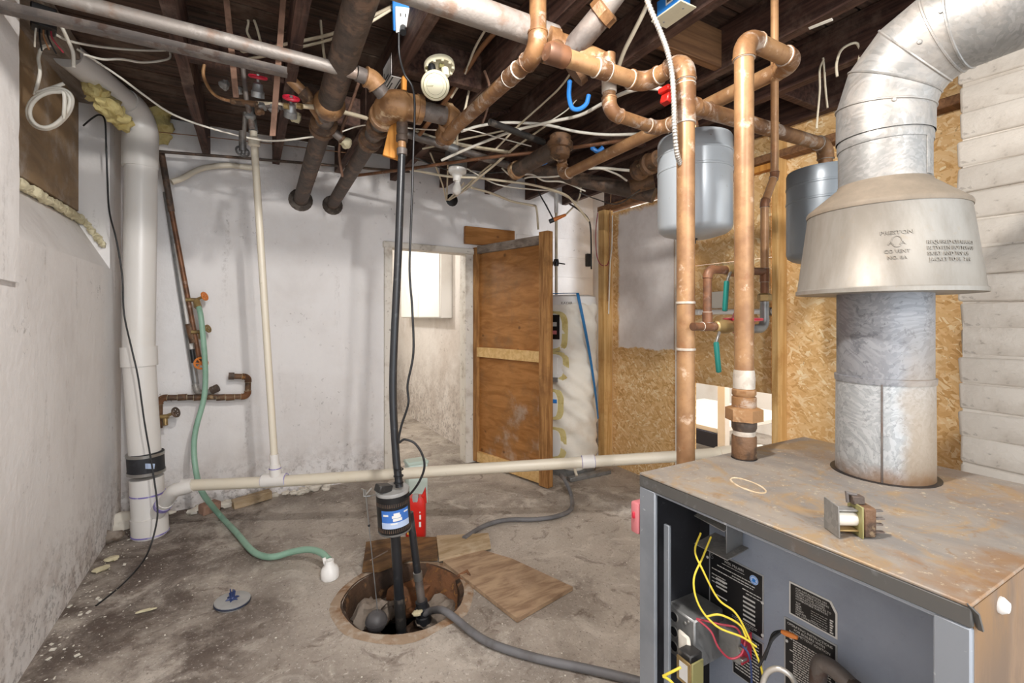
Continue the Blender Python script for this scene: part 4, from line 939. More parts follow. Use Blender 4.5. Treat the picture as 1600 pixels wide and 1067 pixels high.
r4 = pipe_run('copper_pipe', 'old copper pipe coming forward from the cast elbow and bending up by the grey pipe',
    [(0.845, 2.25, 2.195), (0.862, 1.36, 2.205), (0.862, 1.36, 2.55)], RC * 1.08, M['copper_old'], M['copper_old'], ring=M['solder'])
coupling(r4, (0.857, 1.52, 2.203), (0, 1, 0), RC * 1.08, 0.07, M['copper_old'], 'coupling', M['solder'], 1.1)
r5 = pipe_run('copper_pipe', 'short copper drop with two elbows left of the armoured cable',
    [(1.075, 1.24, 2.20), (1.075, 1.24, 2.0), (1.31, 1.24, 1.99), (1.32, 1.02, 1.985)], RC * 0.80, M['copper_old'], M['copper_old'], ring=M['solder'])
coupling(r5, (1.075, 1.24, 2.10), (0, 0, 1), RC * .8, 0.06, M['solder'], 'coupling', M['solder'], 1.15)
# slim copper pipe with offset feeding the valve loop
RT = 0.0125
r6 = pipe_run('copper_pipe', 'slim copper pipe dropping from the joists with a slanted offset above the valves',
    [(1.556, 0.955, 2.62), (1.556, 0.955, 1.78), (1.50, 0.955, 1.68), (1.50, 0.955, 1.455)], RT, M['copper'], M['copper_dark'], ring=M['solder'], bend=2.2)
vl = thing('valve_loop', (1.35, 0.955, 1.25), 'copper valve loop with two teal lever handles and a red fill valve', 'valve assembly')
def cyl(root, name, a, b, r, mat, n=14): return MB().tube([a, b], r, n).build(name, mat, root)
Y0 = 0.955
arc = arc_corner(V((1.215, Y0, 1.28)), V((1.215, Y0, 1.445)), V((1.45, Y0, 1.455)), 0.028)
cyl(vl, 'pipe', (1.215, Y0, 1.27), arc[0], RT, M['copper_dark'])
MB().tube(arc, RT * 1.15, 14).build('elbow', M['copper_dark'], vl)
cyl(vl, 'pipe', arc[-1], (1.50, Y0, 1.452), RT, M['copper_dark'])
vb = MB().lathe([(.014, 0), (.017, .004), (.017, .02), (.021, .028), (.021, .055), (.016, .064), (.016, .08)], (1.30, Y0, 1.448), (1, 0, 0), 10).build('ball_valve', M['brass'], vl)
MB().box((1.298, Y0 - .012, 1.425), (.008, .006, .04), Matrix.Rotation(.5, 3, 'Y'), .001).build('lever', M['steel'], vb)
MB().box((1.282, Y0 - .014, 1.365), (.016, .012, .095), Matrix.Rotation(.10, 3, 'Y'), .004, 2).build('handle_grip', M['teal'], vb)
cyl(vl, 'pipe', (1.15, Y0, 1.272), (1.36, Y0, 1.270), RT, M['copper_dark'])
coupling(vl, (1.215, Y0, 1.272), (1, 0, 0), RT, .05, M['copper_dark'], 'tee', M['solder'])
coupling(vl, (1.215, Y0, 1.30), (0, 0, 1), RT, .03, M['copper_dark'], 'coupling', M['solder'])
vb = MB().lathe([(.014, 0), (.018, .004), (.018, .02), (.022, .03), (.022, .06), (.018, .07), (.018, .10)], (1.25, Y0, 1.271), (1, 0, 0), 10).build('ball_valve', M['brass'], vl)
MB().box((1.247, Y0 - .012, 1.238), (.008, .006, .04), Matrix.Rotation(.45, 3, 'Y'), .001).build('lever', M['steel'], vb)
MB().box((1.243, Y0 - .014, 1.178), (.016, .012, .095), Matrix.Rotation(-.14, 3, 'Y'), .004, 2).build('handle_grip', M['teal'], vb)
fv = MB().lathe([(.012, -.045), (.03, -.035), (.034, -.01), (.034, 0), (.058, .004), (.058, .012), (.034, .014), (.026, .03), (.018, .07), (.012, .10), (.006, .105)], (1.385, Y0, 1.285), (0, 0, 1), 20).build('fill_valve', M['pink'], vl)
MB().lathe([(.0585, .005), (.0595, .011)], (1.385, Y0, 1.285), (0, 0, 1), 20).build('flange_edge', M['red'], fv)
arc = arc_corner(V((1.42, Y0, 1.262)), V((1.50, Y0, 1.262)), V((1.50, Y0, 1.44)), 0.03)
MB().tube([V((1.41, Y0, 1.262))] + arc + [V((1.50, Y0, 1.30))], .015, 14).build('galvanised_elbow', M['zinc'], vl)
cyl(vl, 'pipe', (1.50, Y0, 1.29), (1.50, Y0, 1.36), .0135, M['zinc'])
MB().lathe([(.014, 0), (.022, .003), (.022, .022), (.014, .028)], (1.50, Y0, 1.352), (0, 0, 1), 6).build('union_nut', M['brass'], vl)
cyl(vl, 'pipe', (1.50, Y0, 1.37), (1.50, Y0, 1.46), RT, M['copper_dark'])
coupling(vl, (1.50, Y0, 1.44), (0, 0, 1), RT, .045, M['copper_dark'], 'tee', M['solder'])
lg = thing('conduit', (2.77, 2.0, 1.33), 'white plastic conduit fixed level across the strand board behind the valves', 'conduit')
MB().tube([(2.775, 2.38, 1.335), (2.775, 1.70, 1.335)], .018, 12).build('pipe', M['white_plastic'], lg)
MB().tube([(2.775, 2.30, 1.335), (2.775, 2.24, 1.335)], .022, 12).build('clip', M['white_plastic'], lg)
MB().ext(2.755, 2.799, 1.72, 1.73, 1.31, 1.36, .002).build('clip', M['zinc'], lg)
one('paper_tag', MB().ext(2.788, 2.798, 2.05, 2.16, 1.36, 1.475, .001), M['flake'], 'small pale grey card on the strand board between the copper risers', 'card')

# expansion tanks
def exp_tank(c, z0, h, r, mat, label):
    t = thing('expansion_tank', (c[0], c[1], z0), label, 'tank', 'expansion tanks')
    pr = [(0.0, 0.0), (r * .5, .004), (r * .85, .018), (r * .96, .030), (r, .045), (r, h * .64), (r * 1.015, h * .645), (r * 1.015, h * .66), (r, h * .665)]
    MB().lathe(pr, (c[0], c[1], z0), (0, 0, 1), 40).build('lower_shell', mat, t)
    MB().lathe([(r, h * .665), (r, h * .80), (r * 1.015, h * .805), (r * 1.015, h * .82), (r, h * .825), (r, h * .95), (r * .97, h * .975), (r * .80, h * .99), (.02, h)], (c[0], c[1], z0), (0, 0, 1), 40).build('upper_shell', mat, t)
    MB().lathe([(.016, 0), (.020, .004), (.020, .03), (.014, .034), (.014, .06)], (c[0], c[1], z0 + h - .004), (0, 0, 1), 6).build('inlet_nipple', M['brass'], t)
    MB().lathe([(.012, 0), (.012, .004), (.006, .006), (.006, .02)], (c[0], c[1], z0 + .002), (0, 0, -1), 10).build('air_valve', M['black'], t)
    return t
exp_tank((1.515, 1.25), 1.605, 0.395, 0.138, M['tank'], 'grey steel expansion tank hanging behind the two copper risers')
exp_tank((2.02, 1.03), 1.51, 0.385, 0.138, M['tank_shaded'], 'grey expansion tank with painted-in shade half hidden behind the galvanised flue')
tk = pipe_run('copper_pipe', 'small copper stub feeding the nearer grey expansion tank', [(1.515, 1.25, 2.03), (1.515, 1.25, 2.07), (1.44, 1.25, 2.07), (1.44, 1.25, 2.14)], .013, M['copper_dark'], ring=M['solder'])

# ---------------------------------------------------------------- old iron and galvanised pipes overhead
g1 = pipe_run('galvanised_pipe', 'fat galvanised pipe at the top centre running into the cast tee', [(-0.70, 1.405, 2.305), (0.96, 1.405, 2.305)], .046, M['galv_pipe'], seg=20)
ct = thing('cast_tee', (1.02, 1.36, 2.10), 'rusty cast tee and union at the top centre where the copper pipes meet', 'pipe fitting')
MB().tube(spline([(0.95, 1.38, 2.26), (1.0, 1.36, 2.245), (1.045, 1.32, 2.22), (1.075, 1.26, 2.17)], 5), [.050] * 5 + [.050] * 5 + [.04] * 5 + [.03], 18).build('body', M['fitting'], ct)
MB().lathe([(.046, -.01), (.06, -.008), (.06, .03), (.046, .034)], (0.945, 1.385, 2.262), V((-1, .2, .1)), 20).build('collar', M['fitting'], ct)
MB().lathe([(.046, 0), (.064, .004), (.064, .03), (.05, .036)], (1.03, 1.40, 2.20), V((.5, -.5, .55)), 20).build('flange', M['fitting_dark'], ct)
MB().tube([(0.99, 1.34, 2.24), (1.035, 1.22, 2.32)], .040, 20).build('union_body', M['iron_grey'], ct)
MB().lathe([(.040, 0), (.050, .004), (.050, .035), (.042, .04)], (1.025, 1.235, 2.308), V((.35, -.85, .55)), 8).build('union_nut', M['fitting'], ct)
MB().tube([(1.035, 1.215, 2.33), (1.06, 1.12, 2.40)], .036, 18).build('pipe', M['galv_pipe'], ct)
MB().lathe([(.0, -.005), (.026, .0), (.033, .012), (.033, .07), (.028, .075)], (0.785, 1.19, 2.105), (1, 0, 0), 18).build('socket', M['copper_dark'], ct)
MB().tube([(0.81, 1.19, 2.105), (0.83, 1.22, 2.13), (0.89, 1.30, 2.19), (0.95, 1.37, 2.25)], .031, 16).build('branch', M['copper_old'], ct)

g2 = pipe_run('galvanised_pipe', 'rusty galvanised pipe crossing the top left corner towards the black pipe', [(-0.70, 2.10, 2.367), (0.40, 2.08, 2.345)], .0255, M['galv_pipe'], seg=16)
g3 = one('angle_iron', MB().box((-0.29, 2.052, 2.255), (0.84, .035, .006), None).box((-0.29, 2.07, 2.275), (0.84, .005, .042), None), M['iron_grey'], 'dark angle iron strip slung just below the rusty galvanised pipe at top left', 'bracket')
# two fat black pipes that leave through the back wall
b1 = thing('iron_pipe', (0.335, 3.6, 2.16), 'fat black iron pipe going through the left hole in the back wall', 'pipe')
A0, A1 = V((0.335, 4.0, 2.165)), V((0.345, 0.9, 2.505))
def on(A, B, y): return A.lerp(B, (y - A.y) / (B.y - A.y))
MB().tube([A0, on(A0, A1, 2.70)], .050, 20).build('pipe', M['iron'], b1)
MB().tube([on(A0, A1, 2.45), A1], .058, 20).build('pipe', M['iron'], b1)
dA = (A1 - A0).normalized()
MB().lathe([(.05, -.04), (.066, -.035), (.068, -.005), (.062, 0), (.062, .02), (.068, .025), (.068, .05), (.05, .055)], on(A0, A1, 2.66), dA, 22).build('flange', M['fitting_dark'], b1)
MB().tube([on(A0, A1, 2.62), on(A0, A1, 2.45)], .045, 20).build('nipple', M['iron_grey'], b1)
MB().lathe([(.05, -.03), (.070, -.025), (.074, .02), (.064, .05), (.058, .055)], on(A0, A1, 2.44), dA, 22).build('collar', M['fitting'], b1)
b2 = thing('iron_pipe', (0.561, 3.6, 2.16), 'black iron pipe through the right wall hole rising to a round cast elbow', 'pipe')
B0, B1 = V((0.561, 4.0, 2.165)), V((0.556, 2.14, 2.255)); dB = (B1 - B0).normalized()
MB().tube([B0, on(B0, B1, 2.55)], .043, 20).build('pipe', M['iron'], b2)
MB().lathe([(.043, -.05), (.058, -.045), (.060, -.015), (.05, -.01), (.05, .01), (.060, .015), (.06, .045), (.043, .05)], on(B0, B1, 2.52), dB, 22).build('flange', M['fitting_dark'], b2)
MB().tube([on(B0, B1, 2.5), on(B0, B1, 2.25)], .042, 20).build('nipple', M['iron_grey'], b2)
MB().lathe([(.042, -.02), (.056, -.018), (.058, .02), (.05, .03)], on(B0, B1, 2.36), dB, 22).build('coupling', M['fitting_dark'], b2)
BE = V((0.556, 2.13, 2.258))
e = MB().tube(spline([BE + V((0, .12, -.005)), BE + V((0, .04, 0)), BE + V((.015, -.015, 0)), BE + V((.07, -.03, 0)), BE + V((.13, -.03, 0))], 5), [.056] * 5 + [.066] * 5 + [.068] * 5 + [.060] * 5 + [.056], 22)
eb = e.build('elbow', M['fitting'], b2)
MB().lathe([(.055, -.02), (.068, -.016), (.068, .016), (.055, .02)], BE + V((0, .11, -.005)), (0, 1, 0), 22).build('elbow_rim', M['fitting'], eb)
MB().lathe([(.055, -.016), (.066, -.012), (.066, .012), (.055, .016)], BE + V((.125, -.03, 0)), (1, 0, 0), 22).build('elbow_rim', M['fitting'], eb)
MB().tube([BE + V((.12, -.03, 0)), BE + V((.29, -.025, 0))], .043, 20).build('nipple', M['iron_grey'], b2)
e2 = MB().tube(spline([BE + V((.26, -.025, 0)), BE + V((.285, -.02, -.005)), BE + V((.30, .03, -.03)), BE + V((.295, .10, -.062))], 6), [.056] * 6 + [.058] * 6 + [.050] * 6 + [.036], 20).build('reducing_elbow', M['fitting'], b2)
MB().lathe([(.044, -.012), (.062, -.010), (.062, .012), (.05, .016)], BE + V((.268, -.025, 0)), (1, 0, 0), 22).build('elbow_rim', M['fitting'], e2)
# side pipe into the ball elbow
s1 = pipe_run('iron_pipe', 'grey iron branch from the galvanised pipe into the round cast elbow', [(0.40, 2.08, 2.345), (0.47, 2.09, 2.34), (0.555, 2.12, 2.262)], .032, M['iron_grey'], M['fitting'], er=1.3, collar=.6, bend=1.2)
s2 = pipe_run('iron_pipe', 'brown capped branch slanting into the left black pipe beside the red wheels', [at(452, 122, d=2.25), at(478, 148, d=2.30), at(505, 190, d=2.40)], .026, M['fitting'], M['fitting_dark'], er=1.25)
for k, (a, b, lab) in enumerate(((at(437, 158, d=2.5), at(468, 188, d=2.55), 'short grey nipple with yellow sealant left of the left black pipe'), (at(518, 203, d=2.5), at(545, 226, d=2.55), 'short grey nipple with yellow sealant between the two black pipes'))):
    t = thing('nipple', a, lab, 'pipe fitting', 'capped nipples')
    MB().tube([a, a.lerp(b, .65)], .022, 14).build('pipe', M['iron_grey'], t)
    MB().ball(a.lerp(b, .85), .030, (1, 1, .9), 12, 8, .5, k).build('sealant_lump', M['foam_cream'], t)
    MB().tube([a.lerp(b, .55), a.lerp(b, .68)], .027, 10).build('collar', M['fitting_dark'], t)
# black discharge pole
Pz = [at(628, 232, d=2.16), at(622, 400, d=2.16), at(614, 590, d=2.14), at(618, 700, d=2.12), at(624, 760, d=2.11)]
po = thing('discharge_pipe', Pz[-1], 'black sump discharge pipe standing in front of the doorway', 'pipe')
MB().tube(spline(Pz, 8), .0175, 16).build('pipe', M['black_poly'], po)
top = at(628, 232, d=2.16)
MB().lathe([(.018, -.03), (.024, -.028), (.024, 0), (.018, .004)], top, (0, 0, 1), 14).build('coupling', M['iron_grey'], po)
MB().tube([top, top + V((0.0, 0, .10))], .019, 14).build('nipple', M['fitting'], po)
MB().lathe([(.02, 0), (.027, .004), (.027, .03), (.022, .034), (.026, .05), (.026, .09), (.02, .10)], top + V((0, 0, .03)), V((.03, .05, 1)), 14).build('check_valve', M['iron'], po)
MB().tube([top + V((0, 0, .11)), top + V((.01, .05, .22))], .024, 14).build('pipe', M['iron_grey'], po)
for k in range(3): MB().ring(on(Pz[3], Pz[4], Pz[4].y) + V((-.004, 0, .02 + .03 * k)), (0, 0, 1), .02, .003, 14, 6).build('tape_wrap', M['black'], po)
one('wood_offcut', MB().box(at(618, 212, d=2.24), (.075, .022, .22), Matrix.Rotation(-.2, 3, 'Z') @ Matrix.Rotation(.22, 3, 'Y'), .003), M['orange_wood'], 'orange pine offcut hanging behind the round cast elbow', 'board')
one('wood_cleat', MB().box(at(631, 122, d=2.2), (.022, .03, .12), None, .003), M['orange_wood'], 'thin pine cleat nailed to the joist above the round cast elbow', 'board')
# iron drop fitting right of centre
bt = thing('iron_fitting', at(875, 235, d=2.62), 'brown ball shaped iron fitting with a grey stub pipe at the right of the bulb', 'pipe fitting')
c = at(875, 228, d=2.62)
MB().lathe([(.03, -.075), (.055, -.06), (.058, -.02), (.072, -.015), (.072, .02), (.058, .025), (.060, .055), (.04, .07), (.02, .075)], c, (0.05, 0, 1), 18).build('body', M['fitting_dark'], bt)
MB().tube([c + V((0, 0, -.06)), V((1.56, 2.20, 2.20))], .028, 16).build('neck', M['fitting_dark'], bt)
MB().tube([c, on(c, at(806, 266, d=3.05), at(806, 266, d=3.05).y)], .048, 18).build('stub_pipe', M['iron'], bt)
q = at(806, 266, d=3.05); MB().lathe([(.048, -.03), (.058, -.028), (.058, .01), (.03, .02), (.0, .022)], q, (q - c).normalized(), 18).build('end_cap', M['fitting'], bt)
bk = pipe_run('iron_pipe', 'long dark iron pipe running along the back under the joists to the right', [at(822, 262, d=3.45), at(1022, 305, d=3.05)], .050, M['iron'], seg=18)
bkf = thing('iron_fitting', at(1010, 262, d=2.6), 'pair of brown flanged fittings left of the nearer expansion tank', 'pipe fitting')
a, b = at(995, 268, d=2.75), at(1032, 246, d=2.55); dd = (b - a).normalized()
MB().lathe([(.02, 0), (.055, .005), (.06, .04), (.05, .05), (.045, .09), (.058, .10), (.062, .13), (.05, .14), (.05, .20)], a, dd, 18).build('flanged_coupling', M['fitting_dark'], bkf)
a2, b2_ = at(985, 292, d=2.95), at(1022, 282, d=2.9)
MB().tube([a2, b2_], .045, 16).build('flanged_coupling', M['fitting_dark'], bkf)
# slim copper and conduit across the middle
cable('copper_tube', 'thin copper tube sweeping across behind the light bulb to the right', [at(555, 274, d=3.3), at(640, 263, d=3.1), at(760, 246, d=2.9), at(850, 236, d=2.8), at(925, 226, d=2.7), at(1005, 214, d=2.55)], .0105, M['copper_dark'], 'pipe', 10)
dc = thing('conduit', at(640, 215, d=2.9), 'dark grey conduit with a silver band slanting behind the bulb fixture', 'conduit')
a, b = at(630, 207, d=2.8), at(808, 262, d=3.1)
MB().tube([a, b], .024, 14).build('pipe', M['iron_grey'], dc); MB().tube([a.lerp(b, .37), a.lerp(b, .45)], .0255, 14).build('silver_band', M['zinc'], dc)
cable('steel_rod', 'thin rusty rod running level along the top of the back wall', [at(245, 236, Y=3.70), at(400, 248, Y=3.70), at(640, 268, Y=3.70)], .010, M['iron'], 'rod', 8)
cable('black_pipe', 'black plastic pipe slanting down to the ball shaped iron fitting', [at(765, 190, d=2.5), at(800, 203, d=2.6), at(850, 222, d=2.75)], .018, M['black_dirty'], 'pipe', 10)
# rusty flat hangers
for px0, px1, y1, lab in ((350, 369, 152, 'rusty flat hanger strap left of the upper red wheel'), (446, 426, 212, 'rusty flat hanger strap right of the upper red wheel')):
    a, b = at(px0, -40, d=1.82), at(px1, y1, d=1.95)
    d = (b - a); q = d.to_track_quat('Z', 'Y').to_matrix()
    one('hanger_strap', MB().box((a + b) / 2, (.024, .004, d.length), Matrix((V((CS, -SN, 0)), d.normalized().cross(V((CS, -SN, 0))), d.normalized())).transposed(), .0008), M['rust_strap'], lab, 'strap', 'hanger straps')
# water manifold with two red wheels near the back wall
mf = thing('water_manifold', at(400, 165, d=2.1), 'old water pipes with two red wheel valves near the left joists', 'valve assembly')
cyl(mf, 'pipe', at(362, 158, d=2.1), at(405, 163, d=2.1), .0135, M['fitting_dark'])
cyl(mf, 'pipe', at(400, 162, d=2.1), at(440, 168, d=2.1), .010, M['iron_grey'])
cyl(mf, 'pipe', at(378, 90, d=2.1), at(386, 165, d=2.1), .010, M['iron_grey'])
cyl(mf, 'pipe', at(388, 165, d=2.1), at(394, 200, d=2.1), .012, M['iron_grey'])
cyl(mf, 'pipe', at(383, 175, d=2.1), at(380, 240, d=2.1), .009, M['black_dirty'])
for (px, py, s, td) in ((403, 120, 1.0, 0.5), (455, 153, .92, 0.75)):
    c = at(px, py, d=2.1); ax = V((0.0, -td, 1.0)).normalized(); u = ax.orthogonal().normalized(); w = ax.cross(u)
    wl_ = MB().ring(c, ax, .032 * s, .0075, 24, 8)
    for k in range(5):
        q = 2 * PI * k / 5; wl_.tube([c, c + (u * math.cos(q) + w * math.sin(q)) * .032 * s], .0045, 6)
    wo = wl_.build('wheel', M['red'], mf)
    MB().tube([c + ax * .012, c - ax * .08], .007, 10).build('stem', M['zinc'], mf)
    MB().lathe([(.010, 0), (.020, -.008), (.023, -.035), (.028, -.04), (.028, -.065)], c - ax * .02, ax, 12).build('bonnet', M['zinc'], mf)
for px, py in ((352, 132), (372, 140), (405, 172), (392, 182), (428, 170), (410, 165)): MB().ball(at(px, py, d=2.1), .020, (1, 1, 1), 10, 7, .6, px).build('coupling', M['zinc'] if px != 405 else M['fitting_dark'], mf)
c = at(379, 236, d=2.1); wl_ = MB().ring(c, (0.3, -1, .4), .026, .0045, 16, 6)
for k in range(3): wl_.tube([c + V((.022 * math.cos(k * 1.05), 0, .022 * math.sin(k * 1.05))), c - V((.022 * math.cos(k * 1.05), 0, .022 * math.sin(k * 1.05)))], .004, 5)
wl_.build('black_wheel', M['black_dirty'], mf); MB().tube([c, c + V((.0, .0, .09))], .015, 10).build('valve_body', M['black_dirty'], mf)
cable('copper_tube', 'bent copper tube dropping from the joists into the left water pipes', [at(320, 95, d=2.1), at(318, 118, d=2.1), at(330, 142, d=2.1), at(345, 153, d=2.1), at(362, 158, d=2.1)], .007, M['copper'], 'pipe', 8)
px_ = thing('water_line', at(620, 200, d=2.85), 'cream plastic water line running right from the left water pipes', 'pipe')
MB().tube(spline([at(392, 161, d=2.1), at(440, 164, d=2.12), at(500, 168, d=2.32), at(565, 182, d=2.6), at(625, 202, d=2.9), at(700, 222, d=3.0), at(798, 238, d=3.0)], 6), .0115, 10).build('pipe', M['cream_cable'], px_)
for i in range(2): MB().tube([at(445 + 20 * i, 165, d=2.1), at(452 + 20 * i, 166, d=2.1)], .013, 10).build('coupling', M['brass'], px_)

# ---------------------------------------------------------------- plastic drains
st = thing('drain_stack', (-0.515, 3.50, 0), 'fat white plastic drain stack standing in the left corner', 'drain pipe')
RS = 0.086
T0, T1, T2, T3 = at(235, 835, d=2.80), at(226, 700, d=2.80), at(217, 556, d=2.80), at(221, 225, d=2.80)
MB().tube([T0 + V((0, 0, -.06)), at(229, 745, d=2.80)], RS * .98, 28).build('pipe', M['pvc'], st)
MB().tube([at(228, 730, d=2.8), T2, T3], RS * .93, 28).build('pipe', M['pvc'], st)
MB().tube([at(217, 541, d=2.80), at(218, 571, d=2.80)], RS * 1.05, 28).build('coupling', M['pvc'], st)
rb = MB().tube([at(227, 706, d=2.80), at(229, 738, d=2.80)], RS * 1.06, 28).build('rubber_sleeve', M['rubber'], st)
for py in (708.5, 736): MB().tube([at(227 + (py - 706) / 16, py - 2.2, d=2.80), at(227 + (py - 706) / 16, py + 2.2, d=2.80)], RS * 1.10, 28).build('hose_clamp', M['steel'], rb)
c = at(228, 722, d=2.80); MB().box(c + V((.02, -RS * 1.06, 0)), (.075, .003, .030), Matrix.Rotation(.12, 3, 'Y') @ Matrix.Rotation(-.25, 3, 'Z'), .0005).build('label', M['sticker_pale'], rb)
MB().tube([at(233, 805, d=2.80), at(235, 832, d=2.80)], RS * 1.07, 28).build('hub', M['pvc'], st)
for py, k in ((770, 1.0), (831, 1.08)): MB().tube([at(231 + (py - 770) / 16, py - 1, d=2.80), at(231 + (py - 770) / 16, py + 1, d=2.80)], RS * k + .001, 28).build('primer_ring', M['purple'], st)
PE = at(106, 84, d=2.25)
elb = arc_corner(T2, at(220, 178, d=2.80), PE, .13, 8)
MB().tube([at(219, 262, d=2.8)] + elb + [elb[-1] + (PE - elb[-1]).normalized() * .03], [RS * 1.03 - RS * .22 * k / 10 for k in range(11)][:1] + [RS * 1.03 - RS * .20 * k / 9 for k in range(10)], 28).build('elbow', M['pvc'], st)
MB().tube([elb[-1], PE], RS * .76, 28).build('pipe', M['pvc'], st)
# wye branch and horizontal drain
hz = thing('drain_pipe', at(432, 752, d=2.75), 'long cream plastic drain pipe running right from the stack across the room', 'drain pipe')
RH = 0.032
W0, W1, W2 = at(246, 800, d=2.78), at(272, 765, d=2.70), at(296, 758, d=2.72)
MB().tube([W0, W0.lerp(W1, .5)], RH * 1.35, 20).build('wye_branch', M['pvc'], st)
E0, E1 = at(290, 758, d=2.72), at(1062, 712, d=2.72)
MB().tube([W0.lerp(W1, .25)] + arc_corner(W0, W1, E0.lerp(E1, .06), .05) + [E0.lerp(E1, .015)], RH * 1.22, 20).build('elbow', M['pvc'], hz)
MB().tube([W0.lerp(W1, .28), W0.lerp(W1, .40)], RH * 1.42, 20).build('primer_ring', M['purple'], hz)
dE = (E1 - E0).normalized()
MB().tube([E0, at(430, 752, d=2.72)], RH, 20).build('pipe', M['pvc_cream'], hz)
MB().tube([at(430, 752, d=2.72), E1], RH, 20).build('pipe', M['pvc_cream'], hz)
E2 = at(1190, 702, d=2.9); MB().tube([E1, E2], RH, 20).build('pipe', M['pvc_cream'], hz)
def hc(px, w, ring=True):
    p = E0 + dE * ((px - 290) / 772.0) * (E1 - E0).length
    return coupling(hz, p, dE, RH, w, M['pvc'], 'coupling', M['purple'] if ring else None, 1.18)
hc(291, .045); hc(429, .135); hc(919, .07)
MB().tube([E1.lerp(E2, .45), E1.lerp(E2, .62)], RH * 1.2, 20).build('coupling', M['pvc_cream'], hz)
V0, V1 = at(431, 750, d=2.72), at(396, 205, d=2.72)
vp = thing('vent_pipe', V0, 'thin white plastic pipe rising from the tee in the drain to the ceiling', 'pipe')
MB().tube([V0.lerp(V1, .02), V1], .0195, 16).build('pipe', M['pvc_cream'], vp)
MB().tube([V0.lerp(V1, .012), V0.lerp(V1, .045)], .031, 16).build('tee_socket', M['pvc'], vp)
MB().tube([V0.lerp(V1, .045), V0.lerp(V1, .075)], .025, 16).build('reducer', M['pvc'], vp)
MB().ring(V0.lerp(V1, .035), (0, 0, 1), .031, .003, 18, 6).build('primer_ring', M['purple'], vp)
MB().tube([V1, at(391, 168, d=2.75)], .024, 14).build('adapter', M['zinc'], vp)
MB().lathe([(.02, -.03), (.032, -.02), (.032, .02), (.02, .03)], V1.lerp(V0, .03), (0, 0, 1), 10).build('coupling', M['pvc_cream'], vp)

# ---------------------------------------------------------------- pipes and taps on the back wall at the left
wp_ = thing('pipe_bundle', at(322, 600, Y=3.78), 'bundle of dark and grey slim pipes slanting down the back wall to brass taps', 'pipes')
D0, D1, D2 = at(252, 238, Y=3.76), at(268, 330, Y=3.76), at(313, 568, Y=3.76)
MB().tube([D0, D1], .019, 12).build('dark_pipe', M['iron'], wp_)
MB().tube([D1.lerp(D0, .1), D2], .015, 12).build('dark_pipe', M['copper_dark'], wp_)
MB().tube([at(260, 300, Y=3.82), at(306, 600, Y=3.82)], .020, 12).build('grey_pipe', M['zinc'], wp_)
MB().tube([at(275, 380, Y=3.80), at(301, 556, Y=3.80)], .011, 10).build('white_pipe', M['pvc'], wp_)
MB().tube([at(300, 545, Y=3.79), at(303, 566, Y=3.79)], .016, 10).build('black_sleeve', M['black'], wp_)
MB().tube([at(296, 505, Y=3.77), at(303, 535, Y=3.77)], .026, 10).build('clamp', M['fitting_dark'], wp_)
MB().tube(spline([at(305, 600, Y=3.80), at(310, 612, Y=3.78), at(326, 612, Y=3.76), at(336, 606, Y=3.74)], 5), .020, 12).build('steel_elbow', M['galv'], wp_)
MB().tube([at(330, 610, Y=3.75), at(341, 605, Y=3.74)], .026, 8).build('hose_end', M['iron'], wp_)
def tap(root, c, s, wm, dirx=1):
    b = MB().tube([c - V((.05 * dirx * s, 0, 0)), c + V((.02 * dirx * s, -.01, 0))], .013 * s, 10).tube([c, c + V((.005, -.02, -.05 * s))], .012 * s, 10).tube([c, c + V((.045 * dirx * s, -.03, .02 * s))], .009 * s, 8).build('tap_body', M['brass'], root)
    wc = c + V((.055 * dirx * s, -.035, .024 * s)); ax = V((dirx, -.6, .4)); w = MB().ring(wc, ax, .026 * s, .006 * s, 16, 6)
    u = ax.normalized().orthogonal().normalized(); v = ax.normalized().cross(u)
    for k in range(3): q = PI * k / 3; o = (u * math.cos(q) + v * math.sin(q)) * .026 * s; w.tube([wc - o, wc + o], .0045 * s, 6)
    w.build('tap_wheel', M[wm], b)
tap(wp_, at(305, 468, Y=3.74), 1.0, 'orange'); tap(wp_, at(312, 518, Y=3.74), .9, 'brass')
c = at(314, 567, Y=3.71); w = MB().ring(c, (0.2, -1, .2), .036, .007, 18, 6)
for k in range(3): w.tube([c + V((.036 * math.cos(k * 1.05), 0, .036 * math.sin(k * 1.05))), c - V((.036 * math.cos(k * 1.05), 0, .036 * math.sin(k * 1.05)))], .005, 6)
w.build('tap_wheel', M['orange'], wp_)
MB().box(at(322, 581, Y=3.72), (.04, .004, .035), Matrix.Rotation(.5, 3, 'Y'), .0005).build('paper_tag', M['white_plastic'], wp_)
ul = pipe_run('copper_pipe', 'brown tarnished copper pipe with a hooked end on the back wall at left', [at(249, 668, Y=3.76), at(249, 621, Y=3.76), at(387, 619, Y=3.76), at(388, 588, Y=3.76), at(358, 587, Y=3.76)], .0185, M['fitting_dark'], M['rust'], bend=1.6, ring=M['foam_cream'])
for px in (285, 310, 345, 360): coupling(ul, at(px, 620.3, Y=3.76), (1, 0, 0), .0185, .05, M['fitting_dark'], 'coupling', M['foam_cream'])
MB().tube([at(366, 587, Y=3.76), at(357, 587, Y=3.76)], .024, 8).build('end_nut', M['iron'], ul)
tap(ul, at(258, 650, Y=3.72), 1.1, 'iron')
cable('flexible_conduit', 'grey bowed conduit along the upper back wall near the stack', [at(268, 284, Y=3.72), at(285, 278, Y=3.74), at(315, 263, Y=3.78), at(355, 258, Y=3.80), at(395, 262, Y=3.80)], .019, M['pvc_cream'], 'conduit', 10)
